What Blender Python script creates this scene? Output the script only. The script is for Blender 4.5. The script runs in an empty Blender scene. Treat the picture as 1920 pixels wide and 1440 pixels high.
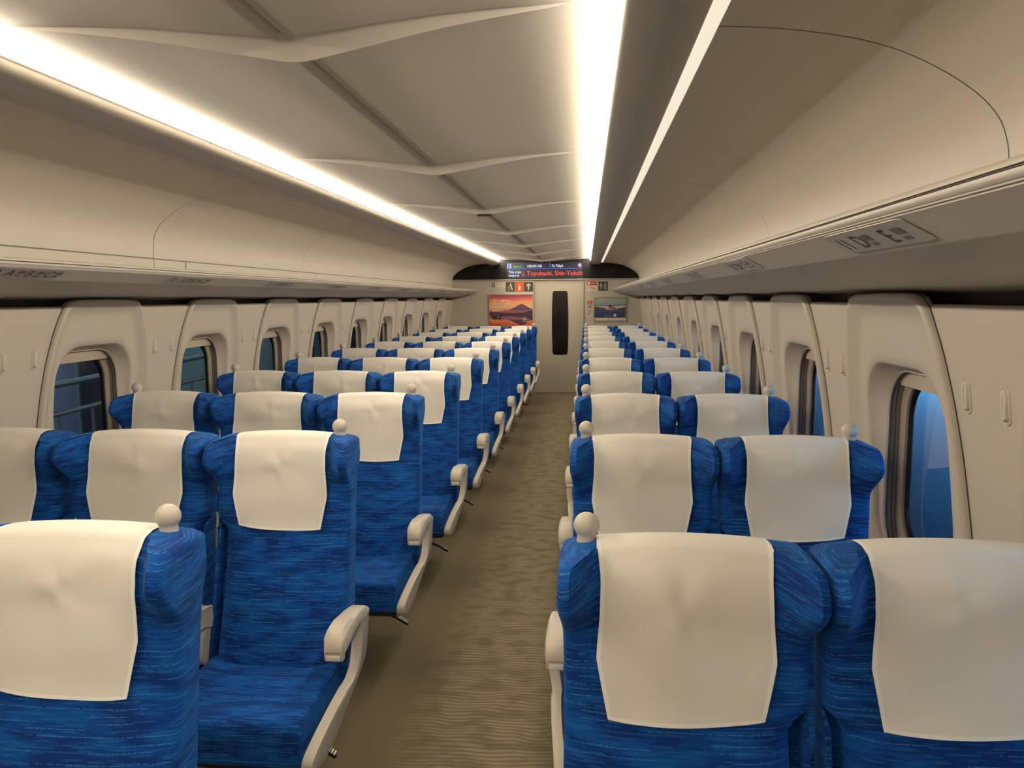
import bpy, bmesh, math, random
from mathutils import Vector, Matrix, noise
random.seed(7)
SC = bpy.context.scene
COL = SC.collection
XC = -0.68          # centre line of the car
YE = 12.90          # end bulkhead
Y0 = -3.2           # rear of the built part of the car
PITCH = 1.06
ROW1 = 1.387
PI = math.pi

# ------------------------------------------------------------------ helpers
def lerp(a, b, t): return a + (b - a) * t
def sstep(a, b, x):
    t = max(0.0, min(1.0, (x - a) / (b - a))); return t * t * (3 - 2 * t)
def interp(tab, x):
    if x <= tab[0][0]: return tab[0][1]
    for (x0, y0), (x1, y1) in zip(tab, tab[1:]):
        if x <= x1: return lerp(y0, y1, (x - x0) / (x1 - x0))
    return tab[-1][1]
def catmull(pts, n=6):
    out = []
    P = [pts[0]] + list(pts) + [pts[-1]]
    for i in range(1, len(P) - 2):
        p0, p1, p2, p3 = P[i-1], P[i], P[i+1], P[i+2]
        for k in range(n):
            t = k / n
            out.append(tuple(0.5 * ((2*b) + (-a+c)*t + (2*a-5*b+4*c-d)*t*t + (-a+3*b-3*c+d)*t**3) for a, b, c, d in zip(p0, p1, p2, p3)))
    out.append(tuple(pts[-1]))
    return out

class MB:
    """collects vertices and faces of one mesh"""
    def __init__(s): s.v = []; s.f = []; s.m = []; s.uv = {}
    def add(s, vs, fs, mi=0):
        o = len(s.v); s.v += [tuple(v) for v in vs]
        for f in fs: s.f.append([o + i for i in f]); s.m.append(mi)
        return o
    def grid(s, rows, closed=False, mi=0, flip=False, uvrows=None):
        n = len(rows[0]); o = len(s.v)
        for r in rows: s.v += [tuple(p) for p in r]
        for i in range(len(rows) - 1):
            for j in range(n if closed else n - 1):
                a, b = i*n + j, i*n + (j+1) % n
                c, d = (i+1)*n + (j+1) % n, (i+1)*n + j
                f = [o+a, o+b, o+c, o+d]
                if uvrows:
                    j2 = j + 1
                    uu = [uvrows[i][j], uvrows[i][j2], uvrows[i+1][j2], uvrows[i+1][j]]
                if flip:
                    f.reverse()
                    if uvrows: uu.reverse()
                if uvrows: s.uv[len(s.f)] = uu
                s.f.append(f); s.m.append(mi)
        return o
    def box(s, x0, x1, y0, y1, z0, z1, mi=0):
        s.add([(x0,y0,z0),(x1,y0,z0),(x1,y1,z0),(x0,y1,z0),(x0,y0,z1),(x1,y0,z1),(x1,y1,z1),(x0,y1,z1)],
              [(3,2,1,0),(4,5,6,7),(0,1,5,4),(1,2,6,5),(2,3,7,6),(3,0,4,7)], mi)
    def prism(s, poly, fn0, fn1, mi=0, caps=True):
        n = len(poly)
        a = [fn0(*p) for p in poly]; b = [fn1(*p) for p in poly]
        fs = [(i, (i+1) % n, n + (i+1) % n, n + i) for i in range(n)]
        if caps: fs += [tuple(range(n))[::-1], tuple(range(n, 2*n))]
        s.add(a + b, fs, mi)
    def tube(s, pts, r, seg=8, mi=0):
        rows = []
        for i, p in enumerate(pts):
            p = Vector(p); q = Vector(pts[min(i+1, len(pts)-1)]) - Vector(pts[max(i-1, 0)])
            q.normalize(); up = Vector((0,0,1)) if abs(q.z) < .9 else Vector((1,0,0))
            e1 = q.cross(up).normalized(); e2 = q.cross(e1)
            rr = r[i] if isinstance(r, (list, tuple)) else r
            rows.append([p + e1*math.cos(2*PI*k/seg)*rr + e2*math.sin(2*PI*k/seg)*rr for k in range(seg)])
        o = s.grid(rows, closed=True, mi=mi)
        s.f.append([o+k for k in range(seg)]); s.m.append(mi)
        s.f.append([o+(len(rows)-1)*seg+k for k in range(seg)][::-1]); s.m.append(mi)
    def lathe(s, prof, c=(0,0,0), seg=24, mi=0):
        rows = [[(c[0]+r*math.cos(2*PI*k/seg), c[1]+r*math.sin(2*PI*k/seg), c[2]+z) for k in range(seg)] for r, z in prof]
        s.grid(rows, closed=True, mi=mi)
    def mesh(s, name, mats, smooth=35, fixn=True, bevel=0, bseg=2):
        me = bpy.data.meshes.new(name)
        me.from_pydata(s.v, [], s.f)
        for m in (mats if isinstance(mats, (list, tuple)) else [mats]): me.materials.append(m)
        for p, mi in zip(me.polygons, s.m): p.material_index = mi
        if s.uv:
            L = me.uv_layers.new(name='UVMap')
            for p in me.polygons:
                if p.index in s.uv:
                    for li, uv in zip(p.loop_indices, s.uv[p.index]): L.data[li].uv = uv
        if fixn or bevel:
            bm = bmesh.new(); bm.from_mesh(me)
            bmesh.ops.remove_doubles(bm, verts=bm.verts, dist=1e-6)
            if bevel:
                es = [e for e in bm.edges if len(e.link_faces) == 2 and e.calc_face_angle(0) > math.radians(40)]
                bmesh.ops.bevel(bm, geom=es, offset=bevel, segments=bseg, affect='EDGES', profile=0.5)
            if fixn: bmesh.ops.recalc_face_normals(bm, faces=bm.faces)
            bm.to_mesh(me); bm.free()
        if smooth:
            for p in me.polygons: p.use_smooth = True
            me.set_sharp_from_angle(angle=math.radians(smooth))
        return me
    def build(s, name, mats, parent=None, **k):
        return link(name, s.mesh(name, mats, **k), parent)

def link(name, me, parent=None):
    o = bpy.data.objects.new(name, me); COL.objects.link(o)
    if parent: o.parent = parent
    return o
def tag(o, label=None, cat=None, group=None, kind=None):
    for k, v in (('label', label), ('category', cat), ('group', group), ('kind', kind)):
        if v: o[k] = v
    return o
def empty(name, loc=(0,0,0)):
    o = bpy.data.objects.new(name, None); COL.objects.link(o); o.location = loc
    o.empty_display_size = .05
    return o
def struct(name, mb, mats, parent=None, **k):
    o = mb.build(name, mats, parent, **k)
    if parent is None: o['kind'] = 'structure'
    return o
def copy_tree(o, parent=None):
    c = o.copy(); COL.objects.link(c)
    if parent is not None: c.parent = parent
    for ch in KIDS.get(o.name, []): copy_tree(ch, c)
    return c
KIDS = {}
def text_mb(mb, txt, size, fn, mi=0, align='LEFT', bold=0.0, sx=1.0, shear=0.0):
    """adds the outline of a word to mb; fn maps the flat (x, y) of the lettering to a point in space"""
    cu = bpy.data.curves.new('t', 'FONT'); cu.body = txt; cu.size = size; cu.align_x = align
    cu.offset = bold; cu.shear = shear; cu.resolution_u = 3
    ob = bpy.data.objects.new('t', cu); COL.objects.link(ob)
    dg = bpy.context.evaluated_depsgraph_get(); dg.update()
    me = bpy.data.meshes.new_from_object(ob.evaluated_get(dg))
    mb.add([fn(v.co.x * sx, v.co.y) for v in me.vertices], [tuple(p.vertices) for p in me.polygons], mi)
    COL.objects.unlink(ob); bpy.data.objects.remove(ob); bpy.data.curves.remove(cu); bpy.data.meshes.remove(me)

# ------------------------------------------------------------------ materials
def srgb(r, g, b):
    f = lambda c: (c/255/12.92) if c/255 <= .04045 else ((c/255+.055)/1.055)**2.4
    return (f(r), f(g), f(b), 1)
def mat(name, col, rough=.5, metal=0, spec=.5, emit=None, es=1.0, bump=None):
    m = bpy.data.materials.new(name); m.use_nodes = True
    nt = m.node_tree; b = nt.nodes['Principled BSDF']
    b.inputs['Base Color'].default_value = col; b.inputs['Roughness'].default_value = rough
    b.inputs['Metallic'].default_value = metal; b.inputs['Specular IOR Level'].default_value = spec
    if emit:
        b.inputs['Emission Color'].default_value = emit; b.inputs['Emission Strength'].default_value = es
    # a touch of surface variation so that every material is procedural
    tc = nt.nodes.new('ShaderNodeTexCoord'); n = nt.nodes.new('ShaderNodeTexNoise')
    nt.links.new(tc.outputs['Object'], n.inputs['Vector'])
    n.inputs['Scale'].default_value = bump[0] if bump else 60; n.inputs['Detail'].default_value = 3
    bp = nt.nodes.new('ShaderNodeBump'); bp.inputs['Strength'].default_value = bump[1] if bump else .03
    bp.inputs['Distance'].default_value = bump[2] if bump else .0005
    nt.links.new(n.outputs['Fac'], bp.inputs['Height']); nt.links.new(bp.outputs['Normal'], b.inputs['Normal'])
    return m
class NT:
    def __init__(s, m): s.nt = m.node_tree; s.b = s.nt.nodes['Principled BSDF']
    def n(s, t, **k):
        x = s.nt.nodes.new(t)
        for a, v in k.items(): setattr(x, a, v)
        return x
    def l(s, a, b): s.nt.links.new(a, b)
    def math(s, op, a, b=None, c=None):
        x = s.n('ShaderNodeMath', operation=op)
        for i, v in enumerate((a, b, c)):
            if v is None: continue
            if isinstance(v, (int, float)): x.inputs[i].default_value = v
            else: s.l(v, x.inputs[i])
        return x.outputs[0]
    def comb(s, x, y, z=0.0):
        c = s.n('ShaderNodeCombineXYZ')
        for i, v in enumerate((x, y, z)):
            if isinstance(v, (int, float)): c.inputs[i].default_value = v
            else: s.l(v, c.inputs[i])
        return c.outputs[0]
    def noise(s, vec, scale=1.0, detail=0.0, rough=.5):
        x = s.n('ShaderNodeTexNoise'); s.l(vec, x.inputs['Vector'])
        x.inputs['Scale'].default_value = scale; x.inputs['Detail'].default_value = detail; x.inputs['Roughness'].default_value = rough
        return x.outputs['Fac']
    def ramp(s, fac, stops, interp='LINEAR'):
        r = s.n('ShaderNodeValToRGB'); r.color_ramp.interpolation = interp; s.l(fac, r.inputs[0])
        e = r.color_ramp.elements
        while len(e) > len(stops): e.remove(e[-1])
        while len(e) < len(stops): e.new(.5)
        for el, (p, c) in zip(e, stops): el.position = p; el.color = c
        return r.outputs[0]
    def mix(s, f, a, b):
        x = s.n('ShaderNodeMix', data_type='RGBA')
        for v, i in ((f, 0), (a, 6), (b, 7)):
            if isinstance(v, (int, float, tuple)): x.inputs[i].default_value = v
            else: s.l(v, x.inputs[i])
        return x.outputs[2]

def fabric_mat():
    m = mat('blue_woven_fabric', srgb(10, 75, 165), .85, spec=.25)
    t = NT(m); b = t.b
    uv = t.n('ShaderNodeUVMap'); sp = t.n('ShaderNodeSeparateXYZ'); t.l(uv.outputs[0], sp.inputs[0])
    rnd = t.n('ShaderNodeObjectInfo').outputs['Random']
    u = t.math('ADD', sp.outputs[0], t.math('MULTIPLY', rnd, 37.0)); v = t.math('ADD', sp.outputs[1], t.math('MULTIPLY', rnd, 11.0))
    rowf = t.math('FLOOR', t.math('MULTIPLY', v, 330.0))                 # 3 mm weft rows
    wn = t.n('ShaderNodeTexWhiteNoise', noise_dimensions='1D'); t.l(rowf, wn.inputs['W'])
    uj = t.math('ADD', u, t.math('MULTIPLY', wn.outputs['Value'], .016))
    patch = t.noise(t.comb(t.math('MULTIPLY', uj, 9.0), t.math('MULTIPLY', rowf, 0.072)), 1.0, 1.0)
    base = t.ramp(patch, [(.0, srgb(0, 44, 116)), (.44, srgb(0, 48, 122)), (.47, srgb(0, 62, 142)), (.55, srgb(0, 66, 148)), (.58, srgb(4, 78, 158)), (1, srgb(10, 86, 166))])
    st = t.noise(t.comb(t.math('MULTIPLY', uj, 16.0), t.math('MULTIPLY', rowf, 0.9)), 1.0, 0.0)
    stm = t.ramp(st, [(.57, (0,0,0,1)), (.63, (1,1,1,1))])
    c1 = t.mix(t.math('MULTIPLY', stm, .30), base, srgb(36, 118, 190))
    std = t.ramp(st, [(.34, (1,1,1,1)), (.42, (0,0,0,1))])
    c1 = t.mix(t.math('MULTIPLY', std, .40), c1, srgb(0, 38, 102))
    # dashed bright threads
    vr = t.math('MULTIPLY', v, 72.0); fl = t.math('FLOOR', vr)
    w2 = t.n('ShaderNodeTexWhiteNoise', noise_dimensions='1D'); t.l(fl, w2.inputs['W'])
    fr = t.math('FRACT', vr)
    pos = t.math('ADD', t.math('MULTIPLY', w2.outputs['Value'], .6), .15)
    line = t.math('LESS_THAN', t.math('ABSOLUTE', t.math('SUBTRACT', fr, pos)), .048)
    dsh = t.math('GREATER_THAN', t.noise(t.comb(t.math('MULTIPLY', u, 230.0), t.math('MULTIPLY', fl, 5.3)), 1.0), .42)
    pres = t.math('GREATER_THAN', t.noise(t.comb(t.math('MULTIPLY', u, 7.0), t.math('MULTIPLY', fl, 3.7)), 1.0), .49)
    dm = t.math('MULTIPLY', t.math('MULTIPLY', line, dsh), pres)
    col = t.mix(t.math('MULTIPLY', dm, .5), c1, srgb(84, 160, 205))
    t.l(col, b.inputs['Base Color'])
    b.inputs['Sheen Weight'].default_value = .25; b.inputs['Sheen Roughness'].default_value = .5
    b.inputs['Sheen Tint'].default_value = srgb(70, 160, 235)
    wv = t.math('SINE', t.math('MULTIPLY', u, 2600.0)); wh = t.math('SINE', t.math('MULTIPLY', v, 2070.0))
    bp = t.n('ShaderNodeBump'); bp.inputs['Strength'].default_value = .16; bp.inputs['Distance'].default_value = .0006
    t.l(t.math('ADD', t.math('ADD', wv, wh), t.math('MULTIPLY', st, 2.0)), bp.inputs['Height']); t.l(bp.outputs[0], b.inputs['Normal'])
    return m
def cloth_mat():
    m = mat('offwhite_cover_cloth', srgb(232, 226, 214), .8, spec=.2)
    t = NT(m)
    uv = t.n('ShaderNodeUVMap'); sp = t.n('ShaderNodeSeparateXYZ'); t.l(uv.outputs[0], sp.inputs[0])
    # u,v hold the distance to the nearest hem (m) and length: u = edge distance
    e = sp.outputs[0]
    hem = t.math('LESS_THAN', e, .0075)
    t.l(t.mix(hem, srgb(232, 228, 219), srgb(246, 243, 236)), t.b.inputs['Base Color'])
    tc = t.n('ShaderNodeTexCoord')
    ns = t.noise(tc.outputs['Object'], 900.0, 1.0)
    ns2 = t.noise(tc.outputs['Object'], 26.0, 2.0)
    bp = t.n('ShaderNodeBump'); bp.inputs['Strength'].default_value = .35; bp.inputs['Distance'].default_value = .001
    h = t.math('ADD', t.math('ADD', t.math('MULTIPLY', hem, 1.0), t.math('MULTIPLY', ns, .15)), t.math('MULTIPLY', ns2, 1.5))
    t.l(h, bp.inputs['Height']); t.l(bp.outputs[0], t.b.inputs['Normal'])
    return m
def carpet_mat():
    m = mat('ribbed_carpet', srgb(120, 108, 84), .95, spec=.1)
    t = NT(m); tc = t.n('ShaderNodeTexCoord'); sp = t.n('ShaderNodeSeparateXYZ'); t.l(tc.outputs['Object'], sp.inputs[0])
    x, y = sp.outputs[0], sp.outputs[1]
    wob = t.noise(t.comb(t.math('MULTIPLY', x, 7.0), t.math('MULTIPLY', y, 7.0)), 1.0, 0.0)
    ph = t.math('ADD', t.math('MULTIPLY', y, 42.0), t.math('MULTIPLY', wob, 2.0))
    fr = t.math('FRACT', ph)
    rib = t.math('SMOOTH_MIN', t.math('MULTIPLY', fr, 3.0), t.math('MULTIPLY', t.math('SUBTRACT', 1.0, fr), 3.0), .3)
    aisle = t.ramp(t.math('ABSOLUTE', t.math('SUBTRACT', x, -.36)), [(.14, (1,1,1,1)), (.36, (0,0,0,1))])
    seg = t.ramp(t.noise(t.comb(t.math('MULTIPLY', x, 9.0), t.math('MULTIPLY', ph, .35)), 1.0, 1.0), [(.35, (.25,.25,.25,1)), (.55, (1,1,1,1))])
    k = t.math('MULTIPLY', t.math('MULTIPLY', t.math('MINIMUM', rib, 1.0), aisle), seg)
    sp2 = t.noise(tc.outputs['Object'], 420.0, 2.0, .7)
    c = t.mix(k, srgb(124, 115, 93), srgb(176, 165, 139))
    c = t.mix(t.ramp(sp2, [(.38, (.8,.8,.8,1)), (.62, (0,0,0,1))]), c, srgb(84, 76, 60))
    t.l(c, t.b.inputs['Base Color'])
    bp = t.n('ShaderNodeBump'); bp.inputs['Strength'].default_value = .6; bp.inputs['Distance'].default_value = .003
    t.l(t.math('ADD', k, t.math('MULTIPLY', sp2, .6)), bp.inputs['Height']); t.l(bp.outputs[0], t.b.inputs['Normal'])
    return m
def glass_mat(name, tint=(1,1,1,1), gl=.3):
    m = bpy.data.materials.new(name); m.use_nodes = True; nt = m.node_tree
    nt.nodes.remove(nt.nodes['Principled BSDF']); out = nt.nodes['Material Output']
    tr = nt.nodes.new('ShaderNodeBsdfTransparent'); tr.inputs[0].default_value = tint
    g = nt.nodes.new('ShaderNodeBsdfGlossy'); g.inputs['Roughness'].default_value = .02
    mx = nt.nodes.new('ShaderNodeMixShader'); fr = nt.nodes.new('ShaderNodeFresnel'); fr.inputs[0].default_value = 1.45
    mu = nt.nodes.new('ShaderNodeMath'); mu.operation = 'MULTIPLY'; mu.inputs[1].default_value = gl; nt.links.new(fr.outputs[0], mu.inputs[0]); nt.links.new(mu.outputs[0], mx.inputs[0]); nt.links.new(tr.outputs[0], mx.inputs[1]); nt.links.new(g.outputs[0], mx.inputs[2])
    nt.links.new(mx.outputs[0], out.inputs[0])
    return m
def scuffed(name, col, rough):
    m = mat(name, col, rough, spec=.4)
    t = NT(m); tc = t.n('ShaderNodeTexCoord')
    a = t.noise(tc.outputs['Object'], 38.0, 3.0, .7)
    c = t.mix(t.ramp(a, [(.70, (0,0,0,1)), (.78, (.35,.35,.35,1))]), col, tuple(x*.6 for x in col[:3]) + (1,))
    t.l(c, t.b.inputs['Base Color']); return m

M = {}
M['fabric'] = fabric_mat()
M['cloth'] = cloth_mat()
M['carpet'] = carpet_mat()
M['wall'] = mat('warm_grey_wall_plastic', srgb(196, 188, 175), .42, spec=.4)
M['hook'] = mat('hook_plastic', srgb(205, 198, 184), .35)
M['ceiling'] = mat('matt_ceiling_panel', srgb(206, 200, 188), .7, spec=.2)
M['panel'] = scuffed('satin_overhead_panel', srgb(206, 199, 186), .5)
M['duct'] = mat('duct_cover', srgb(176, 171, 163), .45, spec=.35)
M['rack'] = mat('rack_plastic', srgb(196, 189, 178), .45)
M['seam'] = mat('dark_seam', srgb(46, 36, 32), .8)
M['void'] = mat('black_gap', srgb(12, 11, 10), .9)
M['arm'] = mat('armrest_plastic', srgb(205, 196, 180), .38)
M['armside'] = mat('armrest_side_plastic', srgb(188, 180, 166), .42)
M['knob'] = mat('grab_knob_plastic', srgb(196, 188, 174), .45)
M['lens'] = mat('clear_reflector', srgb(225, 222, 214), .12, spec=.8)
M['black'] = mat('black_metal', srgb(20, 20, 20), .45)
M['chrome'] = mat('pedal_metal', srgb(150, 148, 144), .3, metal=.9)
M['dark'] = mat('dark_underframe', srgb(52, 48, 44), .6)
M['endwall'] = mat('end_wall_laminate', srgb(192, 184, 170), .5)
M['door'] = mat('door_laminate', srgb(186, 178, 160), .5)
M['alu'] = mat('brushed_aluminium', srgb(176, 170, 158), .35, metal=.8)
M['smoked'] = mat('smoked_black_panel', srgb(12, 10, 9), .35, spec=.25)
M['grille'] = mat('speaker_grille', srgb(5, 5, 5), .7)
M['doorglass'] = mat('black_door_glass', srgb(4, 4, 4), .08, spec=.6)
M['gasket'] = mat('black_gasket', srgb(8, 8, 9), .4)
M['frame'] = mat('window_frame_plastic', srgb(172, 162, 146), .45)
M['track'] = mat('blind_track', srgb(84, 78, 70), .45)
M['blind'] = mat('roller_blind', srgb(180, 170, 152), .6)
M['glass'] = glass_mat('window_glass')
M['plate'] = mat('seat_number_plate', srgb(172, 166, 156), .3)
M['ink'] = mat('dark_print', srgb(58, 50, 52), .5)
M['inkgrey'] = mat('grey_print', srgb(112, 106, 104), .5)
M['light'] = mat('light_diffuser', (1,1,1,1), .5, emit=(1.0, .875, .69, 1), es=70.0)
M['slot'] = mat('slot_lamp', (1,1,1,1), .5, emit=(1.0, .88, .70, 1), es=.75)

# ------------------------------------------------------------------ camera
F_PX = 1443.0
R = Vector((0.9954580971, 0.0949475712, -0.0069379808))
U = Vector((-0.0036926756, 0.1113320254, 0.9937764055))
Fw = Vector((-0.0951290755, 0.9892371499, -0.1111769771))
cam_d = bpy.data.cameras.new('camera'); cam = bpy.data.objects.new('camera', cam_d); COL.objects.link(cam)
cam_d.sensor_width = 36; cam_d.lens = F_PX / 1920 * 36; cam_d.clip_start = .02; cam_d.clip_end = 200
mw = Matrix((R, U, -Fw)).transposed().to_4x4(); mw.translation = (0, 0, 1.6)
cam.matrix_world = mw
SC.camera = cam

# ------------------------------------------------------------------ shell
def side(s, u): return XC + s * u
def sweep(profile, ys, s, mi=0, mb=None):
    mb = mb or MB()
    mb.grid([[(side(s, u), y, z) for u, z in profile] for y in ys], mi=mi)
    return mb
ys_all = [Y0 + (YE - Y0) * i / 40 for i in range(41)]
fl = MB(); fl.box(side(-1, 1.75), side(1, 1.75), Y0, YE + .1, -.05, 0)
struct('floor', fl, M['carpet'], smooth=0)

WALL = [(.0, 1.56), (.25, 1.60), (.8, 1.635), (1.0, 1.622), (1.2, 1.600), (1.4, 1.573), (1.55, 1.550), (1.60, 1.542)]
def u_wall(z): return interp(WALL, z)
WC = [2.335 + PITCH * k for k in range(-3, 10)]     # window centres along the car

PANEL_TAB = [(.62, .420), (.8, .420), (1.0, .414), (1.2, .394), (1.32, .373), (1.42, .348), (1.50, .320), (1.545, .298)]
def wall(s, name):
    mb = MB()
    zs = [0, .1, .2, .3, .45, .6, .7]
    def strip(y0, y1, zz, ny=2):
        mb.grid([[(side(s, u_wall(z)), lerp(y0, y1, i/ny), z) for z in zz] for i in range(ny+1)])
    strip(Y0, YE, zs, 40)
    strip(Y0, YE, [1.556, 1.56, 1.563], 40)
    # behind each window panel the wall is open, following the panel's outline
    lev = [.7, .8, .9, 1.0, 1.1, 1.2, 1.26, 1.32, 1.37, 1.42, 1.46, 1.50, 1.53, 1.556]
    hwz = lambda z: interp(PANEL_TAB, z) - .018
    ends = [lambda z: Y0] + [f for c in WC for f in ((lambda z, c=c: c - hwz(z)), (lambda z, c=c: c + hwz(z)))] + [lambda z: YE]
    for i in range(0, len(ends), 2):
        a, b = ends[i], ends[i+1]
        if a(1.0) >= YE: continue
        mb.grid([[(side(s, u_wall(z)), lerp(a(z), min(b(z), YE), t/2), z) for z in lev] for t in range(3)])
    # rolled top edge
    top = [(u_wall(1.563), 1.563), (u_wall(1.57)+.001, 1.571), (u_wall(1.575)+.006, 1.576), (u_wall(1.575)+.02, 1.577), (1.64, 1.572)]
    mb.grid([[(side(s, u), y, z) for u, z in top] for y in ys_all])
    return struct(name, mb, M['wall'], smooth=50)
wall(-1, 'wall_left'); wall(1, 'wall_right')
# cavity above the window panels: its shade put in as a dark sheet
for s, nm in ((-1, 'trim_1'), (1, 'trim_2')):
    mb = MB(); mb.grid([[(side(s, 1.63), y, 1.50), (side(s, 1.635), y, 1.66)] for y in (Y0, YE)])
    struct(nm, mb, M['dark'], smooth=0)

# rear bulkhead behind the camera
mb = MB(); mb.box(side(-1, 1.75), side(1, 1.75), Y0 - .05, Y0, 0, 2.35)
struct('wall_back', mb, M['endwall'], smooth=0)
# end bulkhead
DX0, DX1 = -.860, -.033
mb = MB()
mb.box(side(-1, 1.75), DX0 - .012, YE, YE + .08, 0, 2.40)
mb.box(DX1 + .022, side(1, 1.75), YE, YE + .08, 0, 2.40)
mb.box(DX0 - .012, DX1 + .022, YE, YE + .08, 1.905, 2.40)
struct('wall_front', mb, M['endwall'], smooth=0)

# ceiling: gull-wing profile with rib steps
def zc(u):
    return interp([(0, 2.197), (.004, 2.1935), (.008, 2.1870), (.012, 2.1838), (.019, 2.1826), (.035, 2.1840), (.06, 2.1868), (.08, 2.189), (.16, 2.197), (.26, 2.208), (.36, 2.217), (.46, 2.223), (.54, 2.226), (.60, 2.2285), (.65, 2.2315), (.69, 2.2355), (.722, 2.2375), (.753, 2.2385)], u)
us = [0, .004, .008, .012, .019, .035, .06, .08, .12, .16, .21, .26, .31, .36, .41, .46, .50, .54, .57, .60, .625, .65, .67, .69, .705, .722, .738, .753]
uu = [-u for u in us[::-1]] + us[1:]
def rw(u): a = math.sqrt(u*u + .0016) - .04; return max(0.0, 1 - a/.66) ** 1.05
mb = MB()
joints = [1.735 + 1.70 * k for k in range(-2, 7)]
edges = [Y0] + joints + [YE]
for i in range(len(edges) - 1):
    a, b = edges[i], edges[i+1]
    rows = []
    if i > 0:       # rib band facing the near end, widest on the centre line
        zb = lambda u: zc(max(abs(u), .019)) - .0
        prev = [(XC+u, a, zc(abs(u))) for u in uu]
        band = [prev]
        band = [[(XC+u, a + .001, lerp(zc(abs(u)), zb(u), .6) + .006*rw(u)) for u in uu]]
        for t in (.06, .15, .3, .45, .6, .75, .9, 1.0):
            band.append([(XC+u, a + .001 + .100*rw(u)*t, lerp(zc(abs(u)), zb(u), min(1, .6 + t*4)) + (.006 - .031*t**1.6)*rw(u)) for u in uu])
        mb.grid(band, mi=0)
        step = [(XC+u, a + .003 + .100*rw(u), zc(abs(u)) + .0) for u in uu]
        mb.grid([band[-1], step], mi=0)
        start = step
    else:
        start = [(XC+u, a, zc(abs(u))) for u in uu]
    rows = [start]
    for t in (.25, .5, .75, 1): rows.append([(XC+u, lerp(p[1], b, t), zc(abs(u))) for u, p in zip(uu, start)])
    mb.grid(rows)
# dark joint at the bottom of the centre groove
for i in range(len(edges) - 1):
    a = edges[i] + (.12 if i else 0); b = edges[i+1]
    mb.add([(XC-.0014, a, 2.1962), (XC+.0014, a, 2.1962), (XC+.0014, b, 2.1962), (XC-.0014, b, 2.1962)], [(0,1,2,3)], 1)
ce = struct('ceiling', mb, [M['ceiling'], M['seam']], smooth=40, fixn=False)
# small black slot at the third rib
mb = MB(); mb.prism([(-.045,-.006),(.045,-.006),(.052,0),(.045,.006),(-.045,.006),(-.052,0)], lambda a, b: (XC+a, joints[4]+.080, 2.154+b), lambda a, b: (XC+a, joints[4]+.110, 2.154+b))
tag(mb.build('ceiling_vent', M['void'], smooth=0), 'small black slotted vent on the ceiling centre seam', 'vent')

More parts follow.
